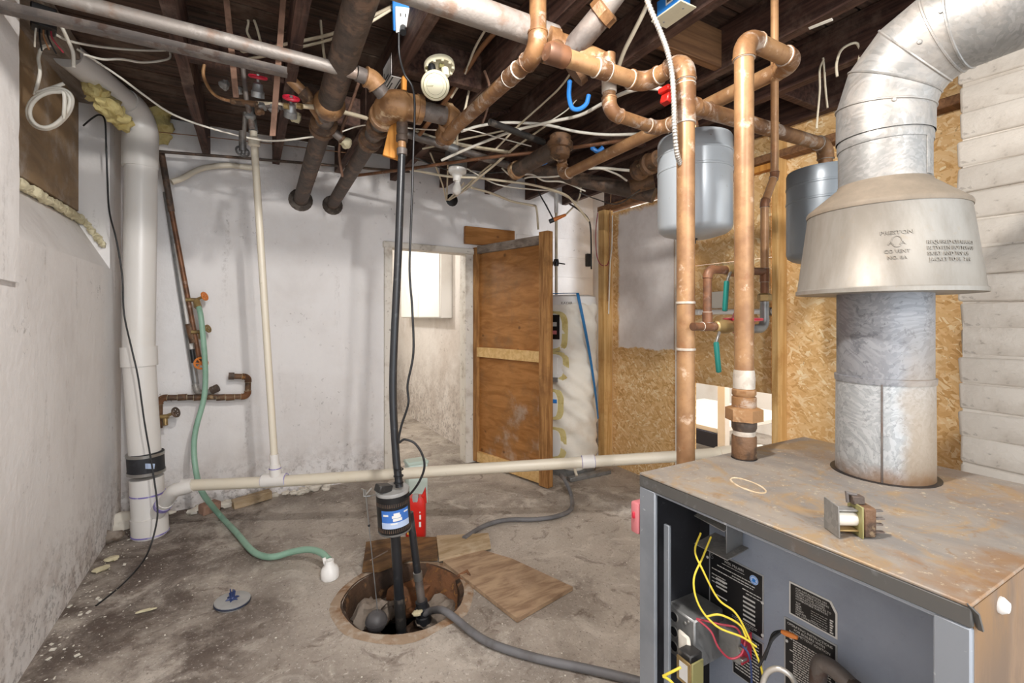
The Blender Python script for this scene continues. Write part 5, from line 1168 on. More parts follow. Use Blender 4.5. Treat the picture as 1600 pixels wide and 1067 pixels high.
# ---------------------------------------------------------------- sump pump and things on the floor
pm = thing('sump_pump', (0.60, 2.13, -0.25), 'black pedestal sump pump with blue sticker standing in the pit', 'pump')
C0, C1 = at(627, 985, d=2.17), at(617, 825, d=2.14)
up = (C1 - C0).normalized(); Cb = C1; Ct = C1 + up * .185
MB().tube([C0 - up * .08, C1], .0225, 18).build('column', M['black_poly'], pm)
MB().tube([C0 + up * .02, C0 + up * .16], .0245, 18).build('column_sleeve', M['black_dirty'], pm)
RM = .074
mt = MB().lathe([(.02, 0), (RM * .96, .002), (RM, .006), (RM, .180)], Cb, up, 40).build('motor_housing', M['black'], pm)
MB().lathe([(RM * .98, -.005), (RM * 1.01, 0), (RM * 1.01, .005)], Cb, up, 40).build('motor_base', M['zinc'], pm)
MB().lathe([(RM * 1.01, .172), (RM * 1.02, .180), (RM * .98, .187), (0, .189)], Cb, up, 40).build('motor_cap', M['grey_top'], pm)
# sticker, vents: bent on to the housing
qv = V((0, 0, 1)).rotation_difference(up).to_matrix()
def onm(a, z, r): return Cb + qv @ V((r * math.cos(a), r * math.sin(a), z))
vc = math.atan2(-Cb.y, -Cb.x)
def mpatch(name, a0, a1, z0, z1, r, mat, par, tilt=0):
    m = MB(); n = 14; vs = []
    for rr in (r, r + .0008):
        for z in (z0, z1):
            for k in range(n + 1): a = a0 + (a1 - a0) * k / n; vs.append(onm(a, z + tilt * (k / n), rr))
    q = n + 1; fs = []
    for k in range(n): fs += [(2 * q + k, 2 * q + k + 1, 3 * q + k + 1, 3 * q + k), (k, k + 1, 2 * q + k + 1, 2 * q + k), (q + k, 3 * q + k, 3 * q + k + 1, q + k + 1)]
    return m.raw(vs, fs).build(name, mat, par, 0)
s0 = mpatch('sticker', vc - .75, vc + 1.0, .035, .115, RM, M['sticker_blue'], mt)
mpatch('sticker_band', vc - .75, vc + 1.0, .035, .062, RM + .0009, M['sticker_pale'], s0)
for a0, a1, z0, z1 in ((-.62, -.30, .092, .100), (.62, .92, .098, .104), (-.10, .42, .082, .094), (-.05, .48, .068, .080), (-.2, .2, .054, .060), (.0, .36, .094, .104)):
    mpatch('sticker_print', vc + a0, vc + a1, z0, z1, RM + .0018, M['white_plastic'], s0)
vm = MB()
for k in range(22):
    a = vc - 1.3 + 2.6 * k / 21
    for z in (.014, .128):
        c = onm(a, z + .008, RM); t = V((-math.sin(a), math.cos(a), 0)); o = V((math.cos(a), math.sin(a), 0))
        vm.box(c, (.004, .0015, .016), Matrix((t, o, up)).transposed())
v_ = vm.build('vent_slots', M['iron'], mt, 0); v_['kind'] = 'stuff'
sw = MB().box(Ct + V((-.045, -.02, .018)), (.07, .045, .032), Matrix.Rotation(.25, 3, 'Y') @ Matrix.Rotation(.4, 3, 'Z'), .004).build('float_switch', M['black_dirty'], pm)
sbk = at(572, 772, d=2.10)
MB().tube([Ct + V((-.06, -.03, .0)), sbk + V((.02, 0, -.01)), sbk + V((-.01, 0, -.006)), sbk + V((-.01, 0, .022)), sbk + V((-.02, .01, .026))], .003, 7).build('switch_bracket', M['steel'], pm)
MB().tube([sbk + V((0, 0, 0)), sbk + V((.025, 0, .025))], .004, 7).build('switch_lever', M['steel'], pm)
R0, R1 = at(571, 765, d=2.10), at(590, 955, d=2.12)
MB().tube([R0, R0.lerp(R1, .28)], .004, 8).build('rod_sleeve', M['steel'], pm)
MB().tube([R0, R1], .0022, 7).build('float_rod', M['zinc'], pm)
MB().ball(R0.lerp(R1, .29), .006, (1, 1, 1), 8, 6).build('rod_stop', M['black'], pm)
MB().tube([at(578, 875, d=2.11), at(606, 860, d=2.13)], .003, 7).build('rod_guide', M['iron'], pm)
fb = MB().ball(at(588, 970, d=2.12), .049, (1, 1, .92), 24, 16).build('float_ball', M['float_grey'], pm)
MB().ring(at(588, 970, d=2.12), (0, 0, 1), .0488, .0015, 28, 5).build('float_seam', M['float_grey'], fb)
D0, D1 = at(640, 800, d=2.20), at(661, 958, d=2.22)
MB().tube([D0, D0.lerp(D1, .60)], .0175, 16).build('discharge_leg', M['black_poly'], pm)
MB().tube([D0.lerp(D1, .60), D0.lerp(D1, .98)], .0195, 16).build('discharge_leg', M['iron_grey'], pm)
MB().lathe([(.0175, -.02), (.0215, -.018), (.0215, .018), (.0175, .02)], D0.lerp(D1, .625), (D1 - D0).normalized(), 16).build('hose_clamp', M['steel'], pm)
MB().lathe([(.02, -.03), (.028, -.028), (.028, .0), (.034, .004), (.034, .03), (.03, .032), (.03, .04), (.036, .044), (.036, .08), (.02, .085)], D0.lerp(D1, .93), (D1 - D0).normalized(), 18).build('pump_outlet', M['rubber'], pm)
MB().ball(at(652, 957, d=2.18), .018, (1.3, 1, .7), 10, 7, .6, 4).build('grit_lump', M['foam_cream'], pm)
MB().ball(C0 - up * .06, .055, (1.1, 1.1, .5), 16, 10).build('pump_foot', M['black_dirty'], pm)
cable('drain_hose', 'thick grey hose leaving the pit and running right across the floor', [at(664, 958, d=2.20), at(676, 953, d=2.17), at(692, 953, Z=.035), at(712, 966, Z=.028), at(735, 985, Z=.02), at(770, 1006, Z=.018), at(840, 1028, Z=.018), at(920, 1045, Z=.018), at(990, 1062, Z=.018), at(1060, 1082, Z=.018)], .0155, M['grey_hose'], 'hose', 12)
cable('drain_hose', 'grey hose coming from the water heater and ending on the pale board', [at(876, 742, d=3.55), at(884, 752, d=3.35), at(893, 775, Z=.025), at(892, 795, Z=.018), at(870, 806, Z=.018), at(835, 811, Z=.018), at(790, 812, Z=.018), at(757, 821, Z=.02), at(725, 840, Z=.035)], .014, M['grey_hose'], 'hose', 12)
gh = thing('garden_hose', at(515, 880, Z=0), 'green garden hose hanging from a brass tap down to the floor', 'hose')
MB().tube(spline([at(309, 474, Y=3.70), at(314, 495, Y=3.66), at(319, 545, Y=3.64), at(321, 590, Y=3.64), at(318, 625, Y=3.62), at(306, 670, Y=3.60), at(303, 705, Y=3.58), at(308, 745, Y=3.52), at(318, 772, Y=3.42), at(345, 806, Z=.02), at(368, 830, Z=.02), at(392, 858, Z=.02), at(410, 868, Z=.022), at(430, 869, Z=.03), at(455, 862, Z=.05), at(480, 858, Z=.075), at(500, 862, Z=.085), at(514, 874, Z=.075)], 7), .0165, 12).build('hose', M['green_hose'], gh)
MB().tube([at(307, 470, Y=3.71), at(310, 480, Y=3.69)], .021, 10).build('hose_coupling', M['brass'], gh)
jc = at(516, 903, Z=0)
jg = thing('cut_jug', jc, 'cut off white plastic jug lying on the floor at the end of the green hose', 'jug')
MB().lathe([(.0, 0), (.040, 0), (.045, .008), (.045, .04), (.036, .058), (.026, .066), (.022, .075), (.022, .09), (.018, .09), (.018, .07)], jc, V((-.04, .05, 1)), 10).build('body', M['white_plastic'], jg)
MB().box(jc + V((-.024, .015, .085)), (.016, .006, .035), Matrix.Rotation(-.2, 3, 'Y'), .002).build('torn_flap', M['white_plastic'], jg)
cl = at(363, 943, Z=0)
co = thing('cleanout_cover', cl, 'round grey floor cover plate with a dark star shaped knob', 'cover')
MB().lathe([(.0, .022), (.060, .024), (.072, .020), (.072, .010), (.066, .004), (.066, 0)], cl, V((.05, 0, 1)), 32).build('disc', M['grey_top'], co)
MB().lathe([(.073, .016), (.0745, .012), (.073, .008)], cl, V((.05, 0, 1)), 32).build('rim', M['navy'], co)
km = MB().lathe([(.016, 0), (.012, .01), (.006, .015)], cl + V((0, 0, .022)), (0, 0, 1), 8)
for k in range(6):
    q = 2 * PI * k / 6 + .3; km.tube([cl + V((0, 0, .024)), cl + V((.018 * math.cos(q), .018 * math.sin(q), .027)), cl + V((.028 * math.cos(q), .028 * math.sin(q), .024))], [.006, .005, .002], 6)
    km.tube([cl + V((0.005 * math.cos(q), 0.005 * math.sin(q), .024)), cl + V((.012 * math.cos(q), .012 * math.sin(q), .055 + .006 * (k % 3)))], [.005, .002], 6)
km.build('star_knob', M['blue_wire'], co)
# red jug
jr = at(650, 838, Z=0)
rj = thing('red_jug', jr, 'red plastic jug with pale print standing behind the sump pump', 'jug')
JM = Matrix.Rotation(-.45, 3, 'Z')
def jq(x, y, z): return jr + JM @ V((x, y, z))
m = MB(); vs = []; fs = []; n = 24
pr = [(.054, .036, 0), (.058, .040, .008), (.058, .040, .19), (.056, .039, .215), (.046, .034, .24)]
for a, b, z in pr:
    for k in range(n):
        q = 2 * PI * k / n; cx, cy = math.cos(q), math.sin(q); e_ = .55
        vs.append(jq(a * math.copysign(abs(cx) ** e_, cx), b * math.copysign(abs(cy) ** e_, cy), z))
for i in range(len(pr) - 1):
    for k in range(n): fs.append((i * n + k, i * n + (k + 1) % n, (i + 1) * n + (k + 1) % n, (i + 1) * n + k))
fs += [tuple(range(n))[::-1], tuple((len(pr) - 1) * n + k for k in range(n))]
m.raw(vs, fs).build('body', M['red_jug'], rj, 50)
MB().tube([jq(.030, 0, .22), jq(.048, 0, .25), jq(.053, 0, .27), jq(.052, 0, .20)], .012, 10).build('handle', M['red_jug'], rj)
MB().box(jq(.0, -.020, .225), (.034, .036, .07), JM, .006, 2).build('grey_insert', M['grey_top'], rj)
for x, z, w, h in ((-.022, .155, .008, .018), (-.016, .125, .014, .03), (-.020, .09, .008, .02), (.028, .16, .006, .008), (.030, .132, .010, .026), (.029, .09, .012, .03)): MB().box(jq(x, -.0405, z), (w, .001, h), JM).build('print_mark', M['white_plastic'], rj)
MB().box(jq(-.03, -.0405, .055), (.03, .001, .045), JM).build('print_mark', M['sticker_yellow'], rj)
bx = thing('plastic_tub', at(660, 775, d=2.95), 'pale green clear tub standing behind the red jug', 'tub')
bc = at(655, 800, Z=0) + V((0.03, .16, 0)); bx.location = bc
MB().ext(bc.x - .07, bc.x + .07, bc.y - .05, bc.y + .05, 0, .30, .012, 0, 2).build('body', mk('clear_green_tub', '#cfdfd7', 0.2), bx)
MB().ext(bc.x - .075, bc.x + .075, bc.y - .055, bc.y + .055, .28, .305, .006).build('rim', mk('pale_tub_rim', '#c3d6cb', 0.3), bx)
# boards round the pit
def floor_board(name, quad, th, mat, label, z0=0.003, lift=None):
    m = MB(); pts = [at(px, py, Z=z0 + th) for px, py in quad]
    if lift: pts = [p + V((0, 0, l)) for p, l in zip(pts, lift)]
    m.prism(pts, (0, 0, -th)); o = one(name, m, mat, label, 'board', 'plywood boards at the sump pit', 0); return o
floor_board('plywood_board', [(692, 876), (735, 853), (800, 872), (895, 916), (808, 966)], .018, M['ply_floor'], 'weathered brown plywood lid lying on the floor right of the pit')
floor_board('plywood_board', [(682, 836), (763, 832), (767, 853), (686, 873)], .014, M['ply_pale'], 'pale plywood strip propped flat behind the pit under the hose end', 0.018)
floor_board('plywood_board', [(572, 846), (620, 838), (684, 838), (684, 872), (640, 872), (592, 890), (566, 890)], .012, M['ply_brown'], 'dark damp plywood piece overlapping the back rim of the pit', 0.012)
one('wood_block', MB().box(at(394, 779, Z=.03) + V((0, 0, .0)), (.24, .07, .055), Matrix.Rotation(.25, 3, 'Z') @ Matrix.Rotation(-.06, 3, 'Y'), .003), M['ply_pale'], 'short wood block lying under the drain pipe by the back wall', 'block')
one('broken_brick', MB().box(at(328, 792, Z=.03), (.11, .08, .06), Matrix.Rotation(.5, 3, 'Z'), .008, 1, .006), mk('old_red_brick', '#9a7a68', .85, 0, [('#6f5a4e', 14, .45, .65, .7)]), 'broken brick at the foot of the back wall beside the green hose', 'brick')
for k, (px, py, s, lab) in enumerate(((190, 815, .075, 'larger concrete lump in the left corner beside the stack'), (178, 838, .05, 'concrete lump at the foot of the left wall next to the stack'), (206, 800, .05, 'concrete lump behind the foot of the drain stack'))):
    c = at(px, py, Z=s * .4); one('concrete_lump', MB().ball(c, s, (1.2, 1, .75), 12, 8, .6, k + 11), M['stone'] if k else M['flake'], lab, 'rubble', None, 50)
for k, (px, py, lab) in enumerate(((176, 872, 'upper yellow foam scrap at the foot of the left wall'), (158, 888, 'lower yellow foam scrap at the foot of the left wall'), (228, 953, 'thin pale scrap on the dark floor left of the cover'))):
    one('foam_scrap', MB().ball(at(px, py, Z=.012), .028, (1.3, 1, .35) if k < 2 else (1.4, .4, .15), 10, 6, .5, k), M['foam_cream'], lab, 'scrap')
m = MB()
random.seed(21)
for k in range(300):
    t = random.random() ** 1.3; y = 0.9 + 2.75 * random.random(); x = XL + 0.015 + abs(random.gauss(0, .07)) + (0.25 * random.random() if k % 5 == 0 else 0)
    s = random.uniform(.002, .006) if k % 12 else random.uniform(.007, .013); a = random.uniform(0, 6.28)
    c = V((x, y, .003 + s * .15)); m.box(c, (s * 1.6, s, s * .35), Matrix.Rotation(a, 3, 'Z') @ Matrix.Rotation(random.uniform(-.4, .4), 3, 'X'))
for k in range(160):
    x, y = random.uniform(-.5, 1.9), random.uniform(1.2, 3.7)
    if (V((x, y, 0)) - PIT).length < .38: continue
    s = random.uniform(.0015, .005); m.box((x, y, .002), (s * 1.5, s, s * .6), Matrix.Rotation(random.uniform(0, 6), 3, 'Z'))
o = m.build('paint_flakes', M['flake'], None, 0); tag(o, 'white paint flakes and grit scattered along the left wall and floor', 'debris', kind='stuff')

# yellow batt insulation tucked behind the stack elbow
for lab, lumps in (('ragged yellow fibreglass insulation stuffed above the stack elbow under the joists', ((118, 40, 2.6, .10), (140, 56, 2.7, .11), (165, 72, 2.8, .10), (192, 92, 2.9, .10), (215, 112, 3.0, .10), (230, 140, 3.0, .09), (242, 168, 3.03, .08), (247, 192, 3.05, .07), (250, 212, 3.1, .06))),
                   ('torn yellow fibreglass insulation poking out below the slanting stack pipe', ((148, 138, 2.42, .045), (158, 152, 2.46, .05), (170, 166, 2.5, .055), (182, 178, 2.56, .05), (190, 192, 2.62, .045)))):
    m = MB()
    for k, (px, py, d, s) in enumerate(lumps): m.ball(at(px, py, d=d), s, (1, 1, .9), 14, 10, .7, k)
    one('insulation_batt', m, M['foam_yellow'], lab, 'insulation', None, 60)
one('wall_box', MB().box(at(919, 406, Y=3.83), (.05, .04, .13), None, .004), M['black'], 'small black box on the white alcove wall above the water heater', 'box')

# ---------------------------------------------------------------- small fixtures overhead
def lookm(c):
    """an upright frame turned square to the joists"""
    return Matrix.Identity(3)
ob = thing('outlet_box', at(630, 25, d=2.0), 'bright blue outlet box with a plugged cord on the joist at top centre', 'outlet')
c = at(630, 22, d=1.98); jr_ = Matrix.Rotation(-.30, 3, 'Z') @ Matrix.Rotation(.62, 3, 'X')
MB().box(c, (.085, .07, .125), jr_, .004).build('box', M['blue'], ob)
MB().box(c + jr_ @ V((.0, -.037, -.02)), (.062, .010, .095), jr_, .003).build('receptacle', M['white_plastic'], ob)
for dx in (-.010, .010): MB().box(c + jr_ @ V((dx, -.0425, .0)), (.004, .002, .012), jr_).build('slot', M['black'], ob)
for dz in (-.062, .064): MB().box(c + jr_ @ V((.045, .0, dz * .9)), (.012, .03, .02), jr_, .002).build('mounting_ear', M['blue'], ob)
MB().tube([c + jr_ @ V((0, -.04, -.045)), c + jr_ @ V((0, -.075, -.06))], .014, 10).build('plug', M['black'], ob)
ws = thing('switch_box', at(1050, 25, d=1.75), 'bright blue junction box with an ivory cover plate at the top right of centre', 'junction box')
c = at(1052, 18, d=1.72)
MB().box(c + V((0, 0, .025)), (.062, .105, .065), None, .004).build('box', M['blue'], ws)
MB().box(c + V((0, 0, -.010)), (.082, .140, .006), None, .002).build('cover_plate', M['ivory'], ws)
MB().box(c + V((-.0315, -.01, .03)), (.002, .032, .03), None).build('label', M['white_plastic'], ws)
MB().box(c + V((-.0328, -.01, .03)), (.001, .022, .018), None).build('label_window', M['iron_grey'], ws)
for dy in (-.045, .045): MB().ball(c + V((0, dy, -.0135)), .004, (1, 1, .5), 8, 5).build('cover_screw', M['zinc'], ws)
sd = thing('smoke_alarm', at(683, 105, d=2.08), 'open ivory smoke alarm with its round cover hanging down', 'smoke alarm')
c = at(686, 100, d=2.1); ax = V((.05, -.25, -1)).normalized()
MB().lathe([(.058, 0), (.068, .004), (.068, .022), (.062, .026), (.056, .020), (.050, .016), (0, .016)], c, ax, 32).build('base', M['ivory'], sd)
for k in range(10):
    q = 2 * PI * k / 10; u = ax.orthogonal().normalized(); w = ax.cross(u); p = c + ax * .024 + (u * math.cos(q) + w * math.sin(q)) * .058
    MB().box(p, (.012, .012, .016), None, .002).build('clip', M['ivory'], sd)
for px, py, mt_ in ((675, 108, 'black'), (696, 113, 'ivory')):
    p = at(px, py, d=2.06); MB().lathe([(.012, -.02), (.017, -.018), (.017, .012), (.013, .018), (0, .018)], p, ax, 16).build('contact_post', M[mt_], sd)
for px in (668, 690): MB().box(at(px, 103, d=2.075), (.022, .015, .02), None, .002).build('insert', M['olive'], sd)
c2 = at(680, 133, d=2.05); ax2 = V((-SN * .6, -CS * .8, -.45)).normalized()
lid = MB().lathe([(.0, .020), (.045, .018), (.058, .012), (.062, .004), (.062, -.004), (.0, -.006)], c2, ax2, 36).build('cover', M['ivory'], sd)
for r in (.050, .036): MB().ring(c2 + ax2 * (.0175 if r < .05 else .0165), ax2, r, .0012, 32, 5).build('ring_groove', M['olive'], lid)
u = V((CS, -SN, 0)); 
for k in range(5): MB().box(c2 + ax2 * .020 + u * (-.032 + .006 * k) + V((0, 0, .006)), (.002, .003, .022), Matrix.Rotation(.4, 3, 'Y')).build('speaker_slot', M['olive'], lid)
MB().tube([at(676, 112, d=2.06), at(676, 128, d=2.04)], .012, 10).build('hinge_post', M['olive'], sd)
lf = thing('bulb_fixture', at(715, 265, d=3.3), 'white porcelain lamp holder with an unlit bulb near the back wall', 'light fixture')
c = at(715, 262, d=3.2)
MB().lathe([(.03, .0), (.062, -.005), (.062, -.03), (.05, -.045), (.04, -.048), (.028, -.07), (.026, -.09), (0, -.09)], c, (.06, 0, 1), 24).build('porcelain_holder', M['porcelain'], lf)
MB().lathe([(.0625, .0), (.0635, .0), (.0635, .06), (.0, .06)], c, (.06, 0, 1), 24).build('metal_box', M['galv'], lf)
MB().lathe([(.013, 0), (.016, -.015), (.028, -.045), (.031, -.065), (.026, -.085), (.012, -.097), (0, -.098)], c + V((0.0, 0, -.085)), (.06, 0, 1), 20).build('bulb', M['bulb_glass'], lf)
MB().box(c + V((0, .03, .10)), (.12, .10, .06), None, .003).build('ceiling_box', M['zinc'], lf)
bc_ = at(614, 108, d=1.98)
lb = thing('label_sheet', bc_, 'white black framed data sticker wrapped round the joist beside the cast elbow', 'label')
x0 = 0.5735; lbm = MB().box((0.5735, 2.25, 2.475), (.0015, .16, .10), None); lbm.build('sheet', M['white_plastic'], lb, 0)
for dy, dz, sy, sz in ((0, .046, .16, .006), (0, -.046, .16, .006), (.075, 0, .008, .10), (-.075, 0, .008, .10), (.05, -.02, .012, .06), (.01, -.046 + .018, .08, .010)): MB().box((0.5725, 2.25 + dy, 2.475 + dz), (.001, sy, sz), None).build('print_bar', M['black'], lb, 0)
wrp = MB().box((0.60, 2.25, 2.4195), (.056, .16, .0015), None); wo = wrp.build('sheet', M['white_plastic'], lb, 0)
for dx, dy, sx, sy in ((-.018, 0, .006, .15), (.02, 0, .006, .15), (0, .07, .045, .008), (-.006, .02, .006, .07)): MB().box((0.60 + dx, 2.25 + dy, 2.4185), (sx, sy, .001), None).build('print_bar', M['black'], lb, 0)
# blue plastic pipe hooks
def hook(pts, lab, r=.009, mat='blue'):
    t = thing('pipe_hook', V(pts[0]), lab, 'hook', 'blue pipe hooks')
    MB().tube(spline(pts, 5), r, 8).build('hook', M[mat], t); MB().ball(pts[0], r * 1.15, (1, 1, 1), 8, 6).build('tip', M[mat], t)
hook([at(890, 128, d=2.15), at(889, 150, d=2.15), at(894, 168, d=2.15), at(905, 170, d=2.15), at(916, 162, d=2.15), at(920, 148, d=2.15)], 'big blue plastic pipe hook left of the copper drop', .0105)
hook([at(926, 231, d=3.0), at(934, 236, d=3.0), at(942, 230, d=3.0)], 'small blue hook right of the ball shaped fitting', .014)
hook([at(838, 250, d=3.0), at(846, 255, d=3.0), at(854, 252, d=3.0)], 'small blue hook left of the ball shaped fitting', .014)
one('cable_clip', MB().tube([at(660, 14, d=1.95), at(662, 24, d=1.95), at(668, 24, d=1.95), at(670, 16, d=1.95)], .004, 6), M['white_plastic'], 'tiny white cable clip on the joist right of the blue outlet box', 'clip')
one('perforated_strap', MB().tube(spline([at(757, 110, d=2.2), at(764, 130, d=2.2), at(765, 150, d=2.2), at(760, 175, d=2.2), at(754, 192, d=2.2)], 5), .006, 5), M['rust_strap'], 'thin rusty perforated strap hanging right of the smoke alarm', 'strap')
js = thing('junction_box', at(70, 30, d=1.75), 'black electrical box with wires at the top left corner', 'junction box')
c = at(68, 30, d=1.75); MB().box(c, (.07, .07, .08), Matrix.Rotation(.3, 3, 'Z'), .004).build('box', M['black'], js)
for k in range(5): MB().tube(spline([c + V((.01 * k - .02, 0, -.03)), c + V((.012 * k - .02, -.01, -.07)), c + V((.02 * k - .03, .02, -.10 - .01 * (k % 2)))], 5), .003, 6).build('wire', M[['white_cable', 'black', 'brown_wire', 'black', 'red_wire'][k]], js)
rt = thing('red_tag', at(1047, 150, d=1.6), 'red plastic clip on the joist beside the armoured cable', 'clip')
MB().box(at(1043, 150, d=1.75), (.03, .04, .06), Matrix.Rotation(.3, 3, 'Y'), .004).build('body', M['red_jug'], rt); MB().box(at(1041, 140, d=1.74), (.036, .05, .02), None, .003).build('cap', M['red_jug'], rt)

# ---------------------------------------------------------------- cables
def W(label, pts, r=.005, mat='white_cable', d=None, Z=None, cat='cable', name='cable', n=7):
    q = []
    for p in pts:
        if len(p) == 3: q.append(at(p[0], p[1], d=p[2]))
        elif Z is not None: q.append(at(p[0], p[1], Z=Z))
        else: q.append(at(p[0], p[1], d=d))
    return cable(name, label, q, r, M[mat], cat, n)
W('upper of two cream cables sweeping up to the blue outlet box', [(330, 84, 2.2), (380, 80, 2.15), (440, 70, 2.1), (520, 52, 2.05), (575, 28, 2.0), (628, 2, 1.96)], .0075, 'cream_cable')
W('lower of two cream cables sweeping up to the blue outlet box', [(340, 96, 2.2), (410, 88, 2.15), (450, 78, 2.1), (520, 60, 2.05), (568, 40, 2.0), (612, 14, 1.97)], .006, 'cream_cable')
W('cream cable hanging straight down left of the fat black pipe', [(499, -20, 2.1), (501, 30, 2.1), (505, 75, 2.1), (509, 100, 2.1)], .006, 'cream_cable')
W('left of two short cream cables dangling above the galvanised pipe', [(366, -15, 2.1), (378, 14, 2.1), (388, 32, 2.1), (386, 48, 2.1), (391, 60, 2.1)], .0055, 'cream_cable')
W('right of two short cream cables dangling above the galvanised pipe', [(384, -15, 2.1), (393, 18, 2.1), (402, 45, 2.1), (407, 64, 2.1)], .0055, 'cream_cable')
W('white cable from the black box to the joist with a knot of wire', [(84, 52, 1.80), (110, 64, 1.9), (160, 73, 2.05), (220, 78, 2.2), (258, 78, 2.3), (266, 74, 2.3), (290, 78, 2.35), (310, 90, 2.4), (355, 93, 2.4)], .005)
W('lower white cable looped back at the left joist', [(130, 84, 2.0), (160, 92, 2.05), (190, 92, 2.1), (225, 97, 2.2), (262, 92, 2.28), (266, 82, 2.3), (264, 74, 2.3)], .005)
W('long slack white cable from the left wall to the black pipe', [(120, 76, 2.05), (150, 95, 2.1), (190, 122, 2.15), (225, 148, 2.2), (270, 178, 2.3), (330, 200, 2.4), (400, 217, 2.5), (440, 219, 2.5), (490, 213, 2.5)], .005)
W('flat white cable dropping from the black box at top left', [(90, 22, 1.78), (97, 42, 1.80), (106, 62, 1.85), (114, 82, 1.88), (115, 104, 1.9)], .007)
cc = []
for k in range(34):
    q = 2 * PI * k / 15 - 2.0; cc.append((77 + (37 - k * .25) * math.cos(q) * (1 - .15 * math.sin(q)), 170 + (32 - k * .2) * math.sin(q) - 8 * math.cos(q), 1.86 + .012 * math.sin(q) - .0015 * k))
W('white cable coiled in loops on the window board', [(100, 130, 1.88)] + cc + [(100, 180, 1.82), (102, 152, 1.82)], .0068, 'white_cable', name='cable_coil')
W('short white cable tail beside the coil on the window board', [(80, 70, 1.9), (66, 74, 1.9), (60, 90, 1.9), (62, 115, 1.9), (54, 148, 1.9)], .0065)
W('thin black cord hanging down the drain stack to the floor', [(130, 196, 2.62), (143, 185, 2.62), (155, 179, 2.63), (164, 188, 2.64), (166, 230, 2.66), (168, 280, 2.68), (171, 330, 2.68), (182, 375, 2.68), (191, 430, 2.68), (194, 490, 2.68), (206, 545, 2.66), (216, 590, 2.66), (226, 660, 2.66), (238, 730, 2.66), (246, 790, 2.63), (243, 825, 2.58), (230, 865, 2.50), (210, 893, 2.385), (185, 918, 2.25), (150, 946, 2.11)], .0045, 'black')
W('black power cord dropping beside the sump discharge pipe', [(623, 50, 1.94), (624, 85, 1.96), (632, 115, 2.0), (644, 135, 2.02), (648, 165, 2.05), (646, 230, 2.08), (643, 330, 2.08), (640, 420, 2.08), (644, 480, 2.08), (646, 550, 2.08), (637, 600, 2.08), (638, 630, 2.08), (627, 665, 2.08), (623, 690, 2.08), (632, 686, 2.08), (648, 692, 2.08), (660, 710, 2.08), (663, 730, 2.08), (655, 752, 2.08), (642, 770, 2.09), (632, 778, 2.10)], .0052, 'black', name='power_cord', cat='cord')
W('white plastic line arching from the red clip to the joist at left', [(690, 250, 2.9), (740, 228, 2.8), (800, 205, 2.65), (860, 190, 2.5), (905, 180, 2.35), (940, 162, 2.2), (975, 145, 2.0), (1010, 137, 1.85), (1042, 140, 1.75)], .0085, 'white_cable')
W('white plastic line running level above the ball shaped fitting', [(720, 205, 2.7), (750, 196, 2.7), (790, 191, 2.7), (850, 194, 2.7), (900, 205, 2.7), (950, 210, 2.7), (1010, 208, 2.6), (1045, 205, 2.5)], .0085, 'white_cable')
W('thick cream cable going up left of the armoured cable', [(966, 105, 1.9), (975, 80, 1.85), (990, 50, 1.8), (1006, 18, 1.75), (1020, -15, 1.7)], .0085, 'cream_cable')
W('thin cream cable stapled along the joist towards the ball shaped fitting', [(775, 232, 2.8), (810, 196, 2.7), (850, 160, 2.55), (876, 135, 2.4), (893, 108, 2.3), (880, 96, 2.3)], .0055, 'cream_cable')
W('thin white wire crossing the joists right of the blue hook', [(850, 195, 2.6), (885, 172, 2.5), (905, 150, 2.4), (925, 125, 2.3), (945, 108, 2.2)], .0035, 'white_cable')
W('cream cable sagging from the left pipe to the bulb fixture', [(648, 203, 2.9), (690, 218, 2.9), (740, 228, 2.95), (798, 237, 2.95)], .008, 'cream_cable')
W('white cable drooping from the bulb fixture towards the alcove corner', [(640, 264, 3.2), (700, 275, 3.2), (745, 277, 3.2), (785, 282, 3.25), (830, 288, 3.3), (880, 302, 3.4), (900, 320, 3.5), (920, 345, 3.6)], .0085, 'cream_cable')
W('yellowed cable along the top of the wall above the open door', [(735, 292, 3.5), (770, 302, 3.6), (800, 314, 3.7), (830, 320, 3.75), (838, 325, 3.8), (841, 358, 3.8)], .009, 'cream_cable')
W('first cable of the bunch entering the hole in the back wall', [(672, 238, 3.3), (682, 262, 3.4), (692, 290, 3.6), (697, 312, 3.85)], .006, 'cream_cable')
W('second cable of the bunch entering the hole in the back wall', [(700, 255, 3.3), (699, 280, 3.5), (698, 312, 3.85)], .006, 'cream_cable')
W('third cable of the bunch entering the hole in the back wall', [(725, 285, 3.3), (712, 300, 3.5), (700, 312, 3.85)], .006, 'cream_cable')
W('fourth cable rising right from the hole in the back wall', [(702, 312, 3.85), (725, 297, 3.5), (745, 280, 3.2), (775, 255, 3.0), (810, 225, 2.8)], .008, 'cream_cable')
W('cream cable crossing above the bulb fixture towards the iron fitting', [(660, 232, 3.0), (720, 218, 2.95), (780, 205, 2.9), (845, 188, 2.8), (880, 168, 2.6)], .006, 'cream_cable')
W('white cable looping under the joists right of the bulb fixture', [(728, 262, 3.2), (770, 285, 3.3), (800, 292, 3.3), (838, 296, 3.4), (870, 300, 3.4), (905, 318, 3.6)], .005, 'white_cable')
W('grey cable sagging behind the bulb fixture', [(648, 245, 3.3), (690, 262, 3.35), (735, 270, 3.4), (790, 268, 3.4), (840, 262, 3.4), (880, 270, 3.4)], .006, 'black_dirty')
W('cream cable slanting up right from the bulb to the iron stub pipe', [(722, 296, 3.4), (760, 262, 3.2), (798, 235, 3.0), (840, 205, 2.8), (868, 186, 2.7)], .006, 'cream_cable')
W('white cable running beside the dark iron pipe towards the alcove', [(784, 262, 3.2), (800, 274, 3.2), (830, 272, 3.2), (850, 282, 3.3), (880, 284, 3.3), (915, 298, 3.3)], .006, 'white_cable')
